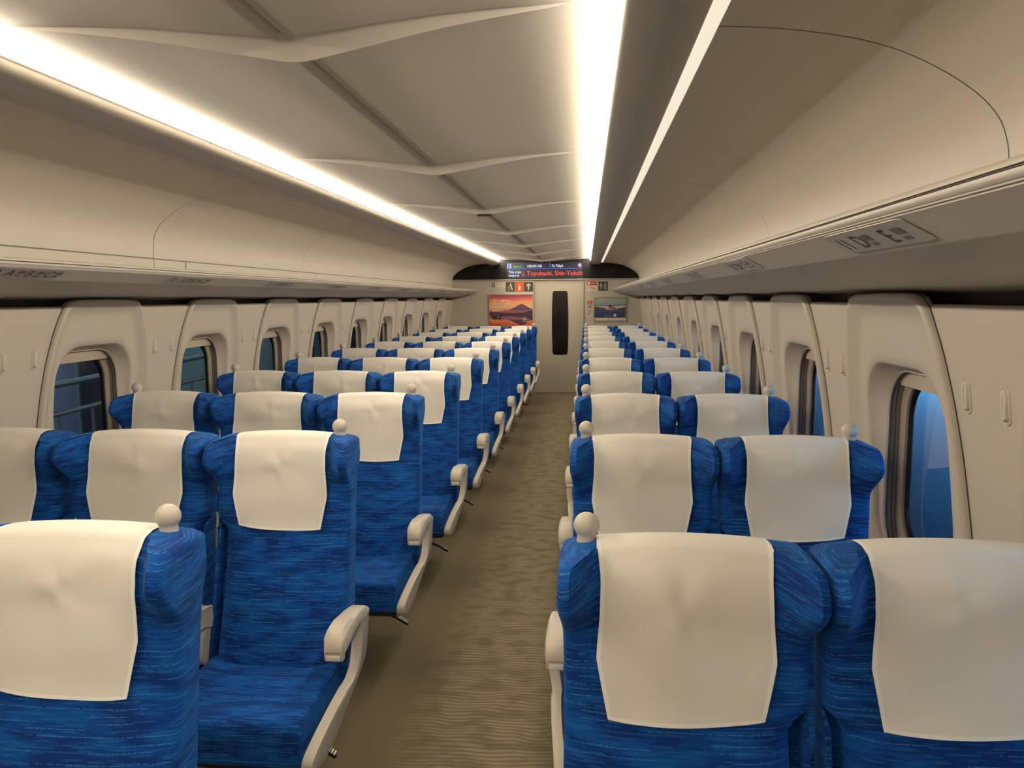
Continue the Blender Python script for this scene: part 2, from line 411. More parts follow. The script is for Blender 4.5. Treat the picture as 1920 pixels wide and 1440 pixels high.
for s, word in ((-1, 'three-seat'), (1, 'two-seat')):
    # hidden cove tube: bright diffuser behind the lip of the duct
    mb = MB()
    mb.grid([[(side(s, u), y, z) for u, z in [(.7572, 2.2035), (.7522, 2.2384)]] for y in (Y0, YE - .02)])
    o = mb.build('cove_light', M['light'], smooth=0, fixn=False)
    mb = MB(); mb.grid([[(side(s, u), y, z) for u, z in [(.7570, 2.2042), (.7550, 2.1982)]] for y in (Y0, YE - .02)])
    mb.build('dark_gap_strip', M['seam'], o, smooth=0, fixn=False)  # dark strip painted in for the gap between diffuser and duct lip
    tag(o, 'long glowing ceiling cove light over the %s side of the aisle' % word, 'light', 'ceiling cove lights')
    # air duct cover
    prof = catmull([(.768, 2.255), (.765, 2.225), (.7605, 2.2035), (.7565, 2.198), (.7570, 2.172), (.772, 2.152), (.80, 2.141), (.84, 2.136), (.88, 2.138), (.908, 2.146), (.918, 2.158), (.9185, 2.19)], 4)
    mb = sweep(prof, ys_all, s)
    struct('trim_%d' % (3 if s < 0 else 4), mb, M['duct'], smooth=60)
    # thin dark line on the lip + slot lamp
    mb = MB()
    mb.grid([[(side(s, u), y, z) for u, z in [(.920, 2.178), (.932, 2.172), (.956, 2.1655), (.958, 2.170), (.930, 2.182), (.920, 2.178)]] for y in (Y0, YE - .01)])
    o = mb.build('slot_light', M['slot'], smooth=0)
    tag(o, 'thin lit lamp slot above the luggage rack on the %s side' % word, 'light', 'thin slot lamps above the racks')
    # concave overhead panel with fine curved joints
    pts = [(.958, 2.167), (1.10, 2.155), (1.243, 2.130), (1.34, 2.098), (1.422, 2.056), (1.485, 2.012), (1.528, 1.965), (1.548, 1.915), (1.554, 1.86), (1.555, 1.72), (1.556, 1.66)]
    prof = catmull(pts, 5)
    mb = sweep(prof, ys_all, s)
    nrm = []
    for k in range(len(prof)):
        a = Vector(prof[max(k-1, 0)]); b = Vector(prof[min(k+1, len(prof)-1)]); d = (b - a).normalized()
        nrm.append(Vector((d.y, -d.x)))            # towards the inside (down / inboard)
    cenn = Vector((.9, 1.7))
    off = []
    for (u, z), n in zip(prof, nrm):
        if (cenn - Vector((u, z))).dot(n) < 0: n = -n
        off.append((u + n.x*.0008, z + n.y*.0008))
    for k in range(-2, 6):
        y = 1.73 + 2.12 * k
        for dy in (0,):
            mb.grid([[(side(s, u), y + dd, z) for u, z in off] for dd in (-.0012, .0012)], mi=1)
    mb.grid([[(side(s, u), y, z) for u, z in [(1.5535, 1.812), (1.5535, 1.818)]] for y in (Y0, YE)], mi=2)
    for k in range(-1, 5):
        y = 2.05 + 2.12 * k
        mb.grid([[(side(s, u), y + dd, z) for u, z in [(1.553, 1.81), (1.553, 1.70)]] for dd in (-.002, .002)], mi=1)
    struct('trim_%d' % (5 if s < 0 else 6), mb, [M['panel'], M['seam'], M['inkgrey']], smooth=60, fixn=False)
    # luggage rack
    rk = empty('luggage_rack', (side(s, 1.3), 5, 1.7))
    tag(rk, 'long beige overhead luggage rack running above the %s side windows' % word, 'luggage rack', 'overhead luggage racks')
    W = lambda u, y, z: (side(s, u) - rk.location.x, y - 5, z - 1.7)
    def rsweep(prof, mats, name, y1=YE, label=None, **k):
        m_ = MB(); m_.grid([[W(u, y, z) for u, z in prof] for y in [lerp(Y0, y1, i/20) for i in range(21)]], closed=False)
        o = m_.build(name, mats, rk, **k); 
        if label: o['label'] = label
        return o
    rsweep([(1.178, 1.672), (1.30, 1.652), (1.42, 1.634), (1.50, 1.621), (1.56, 1.612), (1.64, 1.604), (1.66, 1.64), (1.60, 1.70), (1.30, 1.712), (1.13, 1.728), (1.13, 1.72)], M['rack'], 'shelf', smooth=30)
    nose = catmull([(1.128, 1.733), (1.116, 1.738), (1.106, 1.737), (1.100, 1.732), (1.0985, 1.7275)], 3)
    nose2 = catmull([(1.0985, 1.7235), (1.099, 1.718), (1.103, 1.714)], 3)
    rsweep(nose + [(1.103, 1.7268), (1.103, 1.7242)] + nose2 + [(1.1045, 1.7142), (1.105, 1.7115), (1.109, 1.7115), (1.1095, 1.7085), (1.116, 1.7055), (1.181, 1.671)], M['rack'], 'nose_rail', smooth=30)
    rsweep([(1.1035, 1.7262), (1.1, 1.7252), (1.1035, 1.7245)], M['seam'], 'shadow_gap', smooth=0, label='thin dark groove along the rail')

# seat number plates under the racks
ORD = ['first', 'second', 'third', 'fourth', 'fifth', 'sixth', 'seventh', 'eighth', 'ninth', 'tenth', 'eleventh']
for s in (-1, 1):
    for k in range(11):
        yk = ROW1 + PITCH * k - .08
        if s < 0 and k < 1: continue
        num = 11 - k
        letters = 'ABC' if s < 0 else 'DE'
        # underside slope from (1.139,1.690) to (1.181,1.671) and on to (1.30,1.653)
        def P(a, b, lift):   # a along reading direction, b towards the aisle
            y = yk + (a if s < 0 else -a)
            u = 1.141 - b
            z = 1.671 + (1.181 - u) * .5308
            return (side(s, u), y, z - .0015 - lift)
        root = empty('seat_number_sign', P(0, 0, 0))
        rp = root.location.copy()
        f_ = lambda a, b, l: tuple(Vector(P(a, b, l)) - rp)
        L = .175
        mb = MB()
        outline = []
        for (cx, cy, a0) in ((L-.016, .026, 0), (-L+.016, .026, 90), (-L+.016, -.020, 180), (L-.016, -.020, 270)):
            for q in range(4):
                an = math.radians(a0 + q * 30)
                outline.append((cx + .016*math.cos(an), cy + .004*math.sin(an)))
        mb.prism(outline, lambda a, b: f_(a, b, 0), lambda a, b: f_(a, b, .0012))
        mb.build('plate', M['plate'], root, smooth=0)
        mb = MB()
        x = -L + .02
        fn0 = lambda ox, sy=1: (lambda a, b: f_(a + ox, b - .015, .0018))
        text_mb(mb, str(num), .048, fn0(x), 0, sx=1.0); x += .075
        mb.build('row_number', M['ink'], root, smooth=0, fixn=False)
        for ch in letters:
            mb = MB(); text_mb(mb, ch, .048, fn0(x), 0, sx=1.25)
            xx = x + .048
            mb.add([f_(xx, .000, .0018), f_(xx+.034, .000, .0018), f_(xx+.034, .015, .0018), f_(xx, .015, .0018)], [(0,1,2,3)], 1)
            mb.add([f_(xx, -.014, .0018), f_(xx+.026, -.014, .0018), f_(xx+.026, -.006, .0018), f_(xx, -.006, .0018)], [(0,1,2,3)], 1)
            mb.build('seat_letter', [M['ink'], M['inkgrey']], root, smooth=0, fixn=False)
            x += .088 if s < 0 else .13
        tag(root, 'grey plate reading %d %s under the rack over the %s %s row' % (num, ' '.join(letters), ORD[k], 'three-seat' if s < 0 else 'two-seat'), 'sign', 'seat number plates under the racks')

# ------------------------------------------------------------------ windows
ZW = 1.072      # window centre height
def rrect(hx, hz, r, n=10):
    out = []
    for cx, cz, a0 in ((hx-r, hz-r, 0), (-hx+r, hz-r, 90), (-hx+r, -hz+r, 180), (hx-r, -hz+r, 270)):
        for q in range(n+1):
            a = math.radians(a0 + 90*q/n); out.append((cx + r*math.cos(a), cz + r*math.sin(a)))
    return out
def ray_poly(poly, th):
    d = (math.cos(th), math.sin(th)); best = 0
    n = len(poly)
    for i in range(n):
        (x1, y1), (x2, y2) = poly[i], poly[(i+1) % n]
        ex, ey = x2-x1, y2-y1
        den = d[0]*ey - d[1]*ex
        if abs(den) < 1e-12: continue
        t = (x1*ey - y1*ex) / den
        q = (x1*d[1] - y1*d[0]) / den
        if t > 0 and -1e-6 <= q <= 1+1e-6: best = max(best, t)
    return best
NA = 96
def resample(poly):
    # angles spread so that corners keep their shape
    return [ (lambda r, th: (r*math.cos(th), r*math.sin(th)))(ray_poly(poly, th), th) for th in TH ]
TH = [2*PI*i/NA + .0001 for i in range(NA)]
def outer_panel():
    # half width against height above/below the window centre
    pts = []
    tab = [(.62, .420), (.8, .420), (1.0, .414), (1.2, .394), (1.32, .373), (1.42, .348), (1.50, .320), (1.545, .298)]
    rt = [(z, interp(tab, z)) for z in [.66, .75, .85, .95, 1.05, 1.15, 1.25, 1.32, 1.38, 1.44, 1.50, 1.54]]
    right = [(w, z) for z, w in rt]
    cor = [(.290, 1.565), (.275, 1.585), (.250, 1.598), (.21, 1.604), (.12, 1.606), (0, 1.607)]
    r = [(0, .60), (.30, .60), (.38, .615)] + right + cor
    l = [(-a, b) for a, b in r[::-1] if a > 0]
    return [(a, b - ZW) for a, b in r + l]
OP = resample(outer_panel())
shf = lambda c: [(a - .014, b) for a, b in c]
GO = shf(resample(rrect(.284, .330, .165))); GI = shf(resample(rrect(.243, .300, .135))); GG = shf(resample(rrect(.207, .262, .12))); GB = shf(resample(rrect(.220, .275, .127)))
def inset(c, d):
    out = []
    n = len(c)
    for i in range(n):
        a = Vector(c[(i-1) % n]); b = Vector(c[(i+1) % n]); t = (b-a).normalized()
        nn = Vector((-t.y, t.x)); p = Vector(c[i])
        if nn.dot(-p) < 0: nn = -nn
        q = p + nn*d; out.append((q.x, q.y))
    return out
def window_meshes(s):
    U0 = lambda z: u_wall(z + ZW)
    def P(c, du=None, ua=None):
        return [((s * (U0(z) + du)) if ua is None else s * ua, y, z + ZW) for y, z in c]
    def dist_o(y, z):
        best = 9
        for (x1, y1), (x2, y2) in zip(OP, OP[1:] + OP[:1]):
            ex, ey = x2-x1, y2-y1; t = max(0, min(1, ((y-x1)*ex + (z-y1)*ey)/(ex*ex+ey*ey)))
            best = min(best, math.hypot(y-x1-ex*t, z-y1-ey*t))
        return best
    def face_u(y, z, t=1.0):       # raised rim, hollow towards the opening
        return U0(z) - .024 + .030*sstep(.004, .075, dist_o(y, z))
    rows = [P(OP, .012), P(OP, .0), P(inset(OP, .001), -.012)]
    rows.append([(s*(lerp(U0(z)-.014, face_u(y, z), .6)), y, z+ZW) for y, z in inset(OP, .006)])
    rows.append([(s*(face_u(y, z)), y, z+ZW) for y, z in inset(OP, .014)])
    for dd in (.022, .031, .041, .052, .064): rows.append([(s*face_u(y, z), y, z+ZW) for y, z in inset(OP, dd)])
    base = inset(OP, .078)
    for t in (0, .25, .5, .75):
        c = [(lerp(a[0], b[0], t), lerp(a[1], b[1], t)) for a, b in zip(base, GO)]
        rows.append([(s*face_u(y, z, t), y, z+ZW) for y, z in c])
    rows.append([(s*(face_u(y, z)), y, z+ZW) for y, z in GO])
    m1 = inset(GO, .006); rows.append([(s*(face_u(y, z)+.006), y, z+ZW) for y, z in m1])
    m1 = inset(GO, .010); rows.append([(s*(face_u(y, z)+.016), y, z+ZW) for y, z in m1])
    for t in (.5, 1):
        c = [(lerp(a[0], b[0], t), lerp(a[1], b[1], t)) for a, b in zip(m1, GI)]
        rows.append([(s*lerp(face_u(y, z)+.016, 1.652, t), y, z+ZW) for y, z in c])
    g2 = inset(GI, .003); rows.append([(s*1.650, y, z+ZW) for y, z in g2])
    g3 = inset(GI, .005); rows.append([(s*1.656, y, z+ZW) for y, z in g3])
    mb = MB(); mb.grid(rows, closed=True); pm = mb.mesh('window_panel', M['wall'], smooth=50)
    mb = MB(); mb.grid([P(inset(OP, -.0035), -.0012), P(inset(OP, .001), -.0016)], closed=True); sm = mb.mesh('panel_seam', M['seam'], smooth=0, fixn=False)
    # frame behind the lip
    mb = MB()
    g4 = inset(GI, -.010)
    mb.grid([[(s*1.656, y, z+ZW) for y, z in g3], [(s*1.657, y, z+ZW) for y, z in g4], [(s*1.690, y, z+ZW) for y, z in inset(GI, -.004)],
             [(s*1.694, y, z+ZW) for y, z in inset(GI, .012)], [(s*1.700, y, z+ZW) for y, z in GB], [(s*1.722, y, z+ZW) for y, z in GB]], closed=True)
    fm = mb.mesh('frame', M['frame'], smooth=40)
    mb = MB()
    mb.grid([[(s*1.708, y, z+ZW) for y, z in inset(GB, -.002)], [(s*1.708, y, z+ZW) for y, z in GG], [(s*1.72, y, z+ZW) for y, z in GG]], closed=True)
    gm = mb.mesh('gasket', M['gasket'], smooth=0)
    mb = MB()
    for sy in (-1, 1):
        side_pts = [(y, z) for y, z in inset(GI, .0035) if (y + .014)*sy > .17]
        side_pts.sort(key=lambda p: p[1])
        for ua, ub in ((1.660, 1.665), (1.672, 1.679), (1.685, 1.688)):
            mb.grid([[(s*ua, y, z+ZW) for y, z in side_pts], [(s*ub, y, z+ZW) for y, z in side_pts]])
    tm = mb.mesh('blind_track', M['track'], smooth=0)
    mb = MB()
    g = [(y, z) for y, z in GI if z > .255]
    rr = sorted(set([round(y, 4) for y, z in g]))
    hi = [ray for ray in g]; hi.sort()
    top = [(y, z - .002) for y, z in hi]; bot = [(y, .246) for y, z in hi]
    mb.grid([[(s*1.672, y, z+ZW) for y, z in top], [(s*1.672, y, z+ZW) for y, z in bot], [(s*1.680, y, z+ZW) for y, z in bot], [(s*1.680, y, z+ZW) for y, z in top]])
    bm_ = mb.mesh('roller_blind', M['blind'], smooth=0)
    mb = MB()
    mb.add([(s*1.712, y, z+ZW) for y, z in inset(GG, -.004)] , [tuple(range(NA))])
    pg = mb.mesh('pane', M['glass'], smooth=0, fixn=False)
    return [('panel_seam', sm), ('frame', fm), ('gasket', gm), ('blind_track', tm), ('roller_blind', bm_), ('pane', pg)], pm
wn = 0
for s in (-1, 1):
    parts, pm = window_meshes(s)
    for k, c in enumerate(WC):
        if c > YE - .3 or c < .2: continue
        wn += 1
        o = link('window_%d' % wn, pm); o['kind'] = 'structure'; o.location = (XC, c, 0)
        for nm, me in parts: link(nm, me, o)
# behind the camera the openings are closed by blank panels
for s, nm in ((-1, 'trim_7'), (1, 'trim_8')):
    mb = MB()
    mb.box(*sorted((side(s, 1.655), side(s, 1.665))), Y0, .0, .6, 1.5)
    mb.box(*sorted((side(s, 1.655), side(s, 1.665))), YE-.35, YE, .6, 1.5)
    struct(nm, mb, M['wall'], smooth=0)

# coat hooks, two on each pillar
ORD = ['first', 'second', 'third', 'fourth', 'fifth', 'sixth', 'seventh', 'eighth', 'ninth', 'tenth', 'eleventh']
def oval(w, h, n=8):
    r = w/2; out = []
    for q in range(n+1): a = PI*q/n; out.append((r*math.cos(a), h/2 - r + r*math.sin(a)))
    for q in range(n+1): a = PI + PI*q/n; out.append((r*math.cos(a), -h/2 + r + r*math.sin(a)))
    return out
def hook_meshes(s):
    tilt = (u_wall(1.33) - u_wall(1.40)) / .07
    def P(y, z, d): return (s*(-d + tilt*(-z)) , y, z)
    mb = MB()
    rows = [[P(y, z, d) for y, z in oval(w, h)] for w, h, d in ((.037, .088, -.002), (.036, .087, .002), (.032, .083, .004), (.026, .077, .0035), (.024, .075, .0005), (.022, .073, -.0015))]
    mb.grid(rows, closed=True); plate = mb.mesh('hook_plate', M['hook'])
    mb = MB()
    rows = [[P(y, z*.98+.002, d + (.006*(.5 - z/.07) if d > 0 else 0)) for y, z in oval(w, h)] for w, h, d in ((.0232, .074, -.003), (.0225, .0735, .0015), (.0185, .069, .0048), (.012, .062, .0056), (.001, .05, .0058))]
    mb.grid(rows, closed=True); flap = mb.mesh('hook_flap', M['hook'])
    return plate, flap
for s, word in ((-1, 'three-seat'), (1, 'two-seat')):
    pl, fp = hook_meshes(s)
    for k in range(0, 11):
        for j, dy in enumerate((-.078, .092)):
            y = 1.805 + PITCH*k + dy
            if (s < 0 and k == 0) or y > YE - .1: continue
            r = empty('coat_hook', (side(s, u_wall(1.362)), y, 1.362))
            link('hook_plate', pl, r); link('hook_flap', fp, r)
            which = 'nearer' if j == 0 else 'farther'
            tag(r, '%s oval beige coat hook on the %s wall pillar of the %s side' % (which, ORD[k], word), 'coat hook', 'oval coat hooks on the window pillars')

# ------------------------------------------------------------------ seats
YF = [(.36, -.205), (.44, -.205), (.50, -.190), (.60, -.160), (.70, -.132), (.80, -.105), (.90, -.084), (.97, -.072), (1.03, -.068), (1.08, -.062), (1.11, -.054), (1.135, -.040), (1.16, -.018)]
YB = [(.36, -.075), (.5, -.050), (.7, -.010), (.9, .022), (1.05, .045), (1.16, .050)]
def wingp(z): return .092 * sstep(.985, 1.092, z) * (1 - .18*sstep(1.115, 1.15, z))
def wing(x, hw): return sstep(hw - .085, hw - .012, abs(x)) 
def topz(x, hw): return 1.150 + .016 * (1 - (x/hw)**2)
def half(z, hw):   # outline: slightly flared at the headrest
    return hw * interp([(.36, .985), (.6, .96), (.80, .950), (.95, .952), (1.02, .962), (1.055, .985), (1.08, 1.0), (1.16, .985)], z)
def front_y(x, z, hw):
    lum = -.010*math.exp(-((z-.62)/.12)**2) * (1 - (x/hw)**2)
    return interp(YF, z) - wingp(z)*wing(x, hw) + lum - .012*(1-(x/hw)**2)*sstep(.95, .8, z)*.5 + .014*sstep(.4, .95, abs(x)/hw)*sstep(.95, .85, z)
def zlift(x, z, hw): return (topz(x, hw) - 1.150) * sstep(.95, 1.134, z)
def surf_y(x, zw, hw):
    # front surface of the finished backrest at world height zw
    z = zw
    for _ in range(6): z = zw - zlift(x, z, hw)
    y = front_y(x, min(z, 1.134), hw)
    if z > 1.134:          # rounded crest
        dz = min(z - 1.134, .0126)
        y += interp([(0, 0), (.005, .0032), (.0092, .0081), (.0118, .0162), (.0126, .029)], dz)
    return y
def backrest(hw, nl, nr, name):
    mb = MB(); rows = []; uvr = []
    levels = [.36, .40, .44, .48, .52, .57, .62, .67, .72, .77, .81, .84, .86, .875, .89, .91, .93, .95, .97, .99, 1.01, 1.03, 1.05, 1.07, 1.085, 1.10, 1.113, 1.125, 1.134]
    zt = levels[-1]
    caps = [(.0, .0), (.0035, .005), (.009, .0092), (.018, .0118), (.032, .0126)]
    seq = [(z, 0, 0) for z in levels] + [(zt, i, dz) for i, dz in caps[1:]]
    vlen = 0; prev = None
    for z, ins, dz in seq:
        h = half(z, hw) - ins
        nz = (1 - sstep(.845, .885, z))
        pts = []; uvs = []
        yb = interp(YB, z) - ins*.9
        M_ = 25
        r = .020
        # left side going from back to front, then front, then right side
        def sidepts(sgn, n):
            n = n*nz
            yf = front_y(sgn*h, z, hw) + ins*.9
            w0 = h - .034*n
            a = [(w0 - r*(1-math.cos(t)), yf + r*(1-math.sin(t))) for t in (PI/2, PI/4, 0)]   # corner
            b1 = (w0, yf + lerp(.028, .055, n)); b2 = (lerp(h, h-.010, n), yf + lerp(.034, .055, n)); b3 = (lerp(h, h-.010, n), yf + lerp(.040, .012, n)); b4 = (h, yf + lerp(.046, .012, n))
            c = [(h, lerp(yf, yb, .65)), (h-.004, yb - .006), (h-.016, yb)]
            return [(sgn*x, y) for x, y in a + [b1, b2, b3, b4] + c]
        L = sidepts(-1, nl); Rr = sidepts(1, nr)
        fx0, fx1 = L[0][0], Rr[0][0]
        fr = []
        for i in range(M_):
            x = lerp(fx0, fx1, i/(M_-1)); fr.append((x, front_y(x, z, hw) + ins*.9))
        fr[0] = L[0]; fr[-1] = Rr[0]
        bk = [(lerp(Rr[-1][0], L[-1][0], i/8), yb) for i in range(1, 8)]
        loop = L[::-1][:-1] + fr + Rr[1:] + bk
        row = []
        for x, y in loop:
            zz = z + dz
            zz += (topz(x, hw) - 1.150) * sstep(.95, 1.134, z)
            row.append((x, y, zz))
        nL = len(L) - 1
        if prev is not None: vlen += (Vector(row[nL + M_//2]) - Vector(prev[nL + M_//2])).length
        # u along the loop, 0 at the front centre
        acc = [0]
        for a, b in zip(row, row[1:] + row[:1]): acc.append(acc[-1] + (Vector((a[0], a[1], 0)) - Vector((b[0], b[1], 0))).length)
        uc = acc[nL + M_//2]
        # on the wings the cloth is pulled downwards, so the stripes bend
        uvs = []
        for i in range(len(row) + 1):
            x, y, _ = row[i % len(row)]
            du = acc[i] - uc
            bend = .016 * sstep(hw - .09, hw, abs(x)) * sstep(.93, 1.10, z) if y < 0 else 0
            uvs.append((du, vlen + bend))
        rows.append(row); uvr.append(uvs); prev = row
    last = rows[-1]
    for t in (.35, .7, 1.0):
        row = []; uvs = []
        for x, y, z_ in last:
            x2 = lerp(x, x*.90, t); y2 = lerp(y, .012, t)
            row.append((x2, y2, 1.134 + .0126 + (topz(x2, hw) - 1.150) + .0012*math.sin(t*PI/2)))
        rows.append(row); uvr.append([(row[q % len(row)][0], vlen + .02 + row[q % len(row)][1]) for q in range(len(row)+1)])
    mb.grid(rows, closed=True, uvrows=uvr)
    n = len(rows[0])
    mb.f.append([q for q in range(n)][::-1]); mb.m.append(0)
    mb.uv[len(mb.f)-1] = [(0, 0)] * n
    me = mb.mesh(name, M['fabric'], smooth=55)
    return me
def shell_mesh(hw):
    mb = MB(); rows = []
    for z in [.33, .36, .45, .6, .75, .9, 1.0, 1.08, 1.11, 1.12]:
        yb = interp(YB, z); h = half(z, hw) - .014; e = .016 if z < 1.1 else (.010 if z < 1.115 else 0)
        rows.append([(-h, yb - .012, z), (-h, yb + e*.5, z), (-h+.012, yb + e, z), (h-.012, yb + e, z), (h, yb + e*.5, z), (h, yb - .012, z)])
    mb.grid(rows)
    return mb.mesh('back_shell', M['armside'], smooth=40)
def cover_mesh(hw, cw, seed):
    rnd = random.Random(seed)
    gs = [(rnd.uniform(-.09, .09), rnd.uniform(1.05, 1.10), rnd.uniform(.0, .003)) for _ in range(2)]
    dx, dz_ = rnd.uniform(-.06, .05), rnd.uniform(1.055, 1.095)
    rows = []; uvr = []
    path = [('b', 1.06), ('b', 1.10), ('b', 1.13)] + [('t', a) for a in (0, .2, .4, .6, .8, 1)] + [('f', z) for z in
           [1.143, 1.139, 1.134, 1.127, 1.118, 1.105, 1.092, 1.079, 1.066, 1.052, 1.038, 1.022, 1.005, .988, .968, .950, .932, .914, .896, .880, .872, .865]]
    nx = 28
    acc = 0; prevc = None; total = []
    skew = rnd.uniform(-.005, .005); shx = rnd.uniform(-.006, .006)
    for kind, t in path:
        row = []
        z = t if kind != 't' else 1.150
        w = cw * interp([(.865, .870), (.966, 1.0), (.972, 1.003), (1.04, .965), (1.10, .955), (1.14, .985), (1.16, 1.0)], z if kind == 'f' else 1.16)
        for i in range(nx + 1):
            q = -1 + 2*i/nx; x = q*w + shx
            tz = topz(x, hw) + .0035
            crest = 1.1475 + (topz(x, hw) - 1.150)
            if kind == 'b': p = (x, interp(YB, t) + .0195, t - .004)
            elif kind == 't':
                p = (x, lerp(.062, surf_y(x, crest - .004, hw) - .001, t), crest + .0035 - .014*(1-t)**3 - .0045*max(0, t-.8)/.2)
            else:
                zz = t + skew*q*sstep(1.0, .87, t) + (topz(x, hw) - 1.150)*sstep(.95, 1.134, t)
                if t < .90: zz -= .009*(1-q*q)*sstep(.90, .865, t)
                base = surf_y(x, zz, hw) - .0045
                free = lerp(-.072, -.094, sstep(1.06, .86, t)) if t < 1.06 else 9
                fy = min(base, free)
                add_ = 0
                for gx, gz, ga in gs:
                    r = math.hypot((x-gx)/.05, (zz-gz)/.03); add_ += 1.8*ga*math.exp(-r*r)
                an = math.atan2(zz-dz_, x-dx); rr = math.hypot(x-dx, zz-dz_)
                add_ += .0050*math.exp(-rr/.06)*(1+math.cos(3*an + seed))*sstep(0, .012, rr)
                add_ += .0060*(.6 + noise.noise(Vector((x*9 + seed*3.1, zz*7, seed))))
                fy -= add_ * sstep(1.14, 1.10, t) * (1 - sstep(1.0, .87, t)*.4)
                p = (x, min(fy, base), zz)
            row.append(p)
        if prevc: acc += (Vector(row[nx//2]) - Vector(prevc)).length
        prevc = row[nx//2]; rows.append(row); total.append((acc, w))
    end = total[-1][0]
    for (a, w), row in zip(total, rows):
        uvr.append([(min(w*(1-abs(-1+2*i/nx)), end - a + .0001, 9), a) for i in range(nx+1)])
    mb = MB()
    mb.grid(rows, uvrows=uvr)
    me = mb.mesh('headrest_cover', M['cloth'], smooth=80, fixn=False)
    return me
def cushion_mesh(hw, name='cushion'):
    mb = MB(); rows = []; uvr = []
    # closed profile loop in (y, z), swept over x with rounded flanks
    prof = catmull([(-.17, .452), (-.24, .4555), (-.32, .450), (-.42, .444), (-.49, .449), (-.517, .446), (-.531, .434), (-.537, .40), (-.536, .35), (-.535, .325), (-.515, .315), (-.40, .312), (-.25, .318), (-.17, .33)], 3)
    xs = [-1, -.995, -.975, -.93, -.85, -.7, -.5, -.25, 0, .25, .5, .7, .85, .93, .975, .995, 1]
    cy, cz = -.35, .385
    acc = [0]
    for a, b in zip(prof, prof[1:]): acc.append(acc[-1] + math.dist(a, b))
    for q in xs:
        e = max(0, abs(q) - .93)/.07
        sh = .014 * (1 - math.sqrt(max(0, 1 - e*e)))
        row = []
        for y, z in prof:
            d = .010 * (1 - q*q) * sstep(.40, .45, z) * sstep(-.5, -.3, y) * -1 + .006*sstep(.6, .9, abs(q))*sstep(.4, .45, z)
            ny, nz = (1 if y < -.5 else 0), (1 if z > cz else -1)
            row.append((q*hw, y + sh*ny, z - sh*nz + d))
        rows.append(row); uvr.append([(q*hw, a) for a in acc])
    mb.grid(rows, uvrows=uvr)
    n = len(prof)
    mb.f.append(list(range(n))); mb.m.append(0); mb.uv[len(mb.f)-1] = [(a*.2+3, p[1]) for a, p in zip(acc, prof)]
    o = (len(rows)-1)*n
    mb.f.append([o+i for i in range(n)][::-1]); mb.m.append(0); mb.uv[len(mb.f)-1] = [(a*.2+3, p[1]) for a, p in zip(acc, prof)][::-1]
    # back face
    mb.grid([[r[0] for r in rows], [r[-1] for r in rows]], uvrows=[[(0,0)]*(len(rows)+1)]*2)
    return mb.mesh(name, M['fabric'], smooth=50)
def knob_mesh():
    mb = MB()
    prof = [(.0, -.012), (.0205, -.012), (.0192, .0), (.0182, .008), (.0175, .014), (.0180, .018)]
    r = .0242; cz = .036
    for i in range(13):
        a = -PI*.225 + (PI*.725) * i/12; prof.append((r*math.cos(a), cz + r*math.sin(a)))
    prof[-1] = (.0001, cz + r)
    mb.lathe(prof, seg=32)
    return mb.mesh('grab_knob', M['knob'], smooth=60)
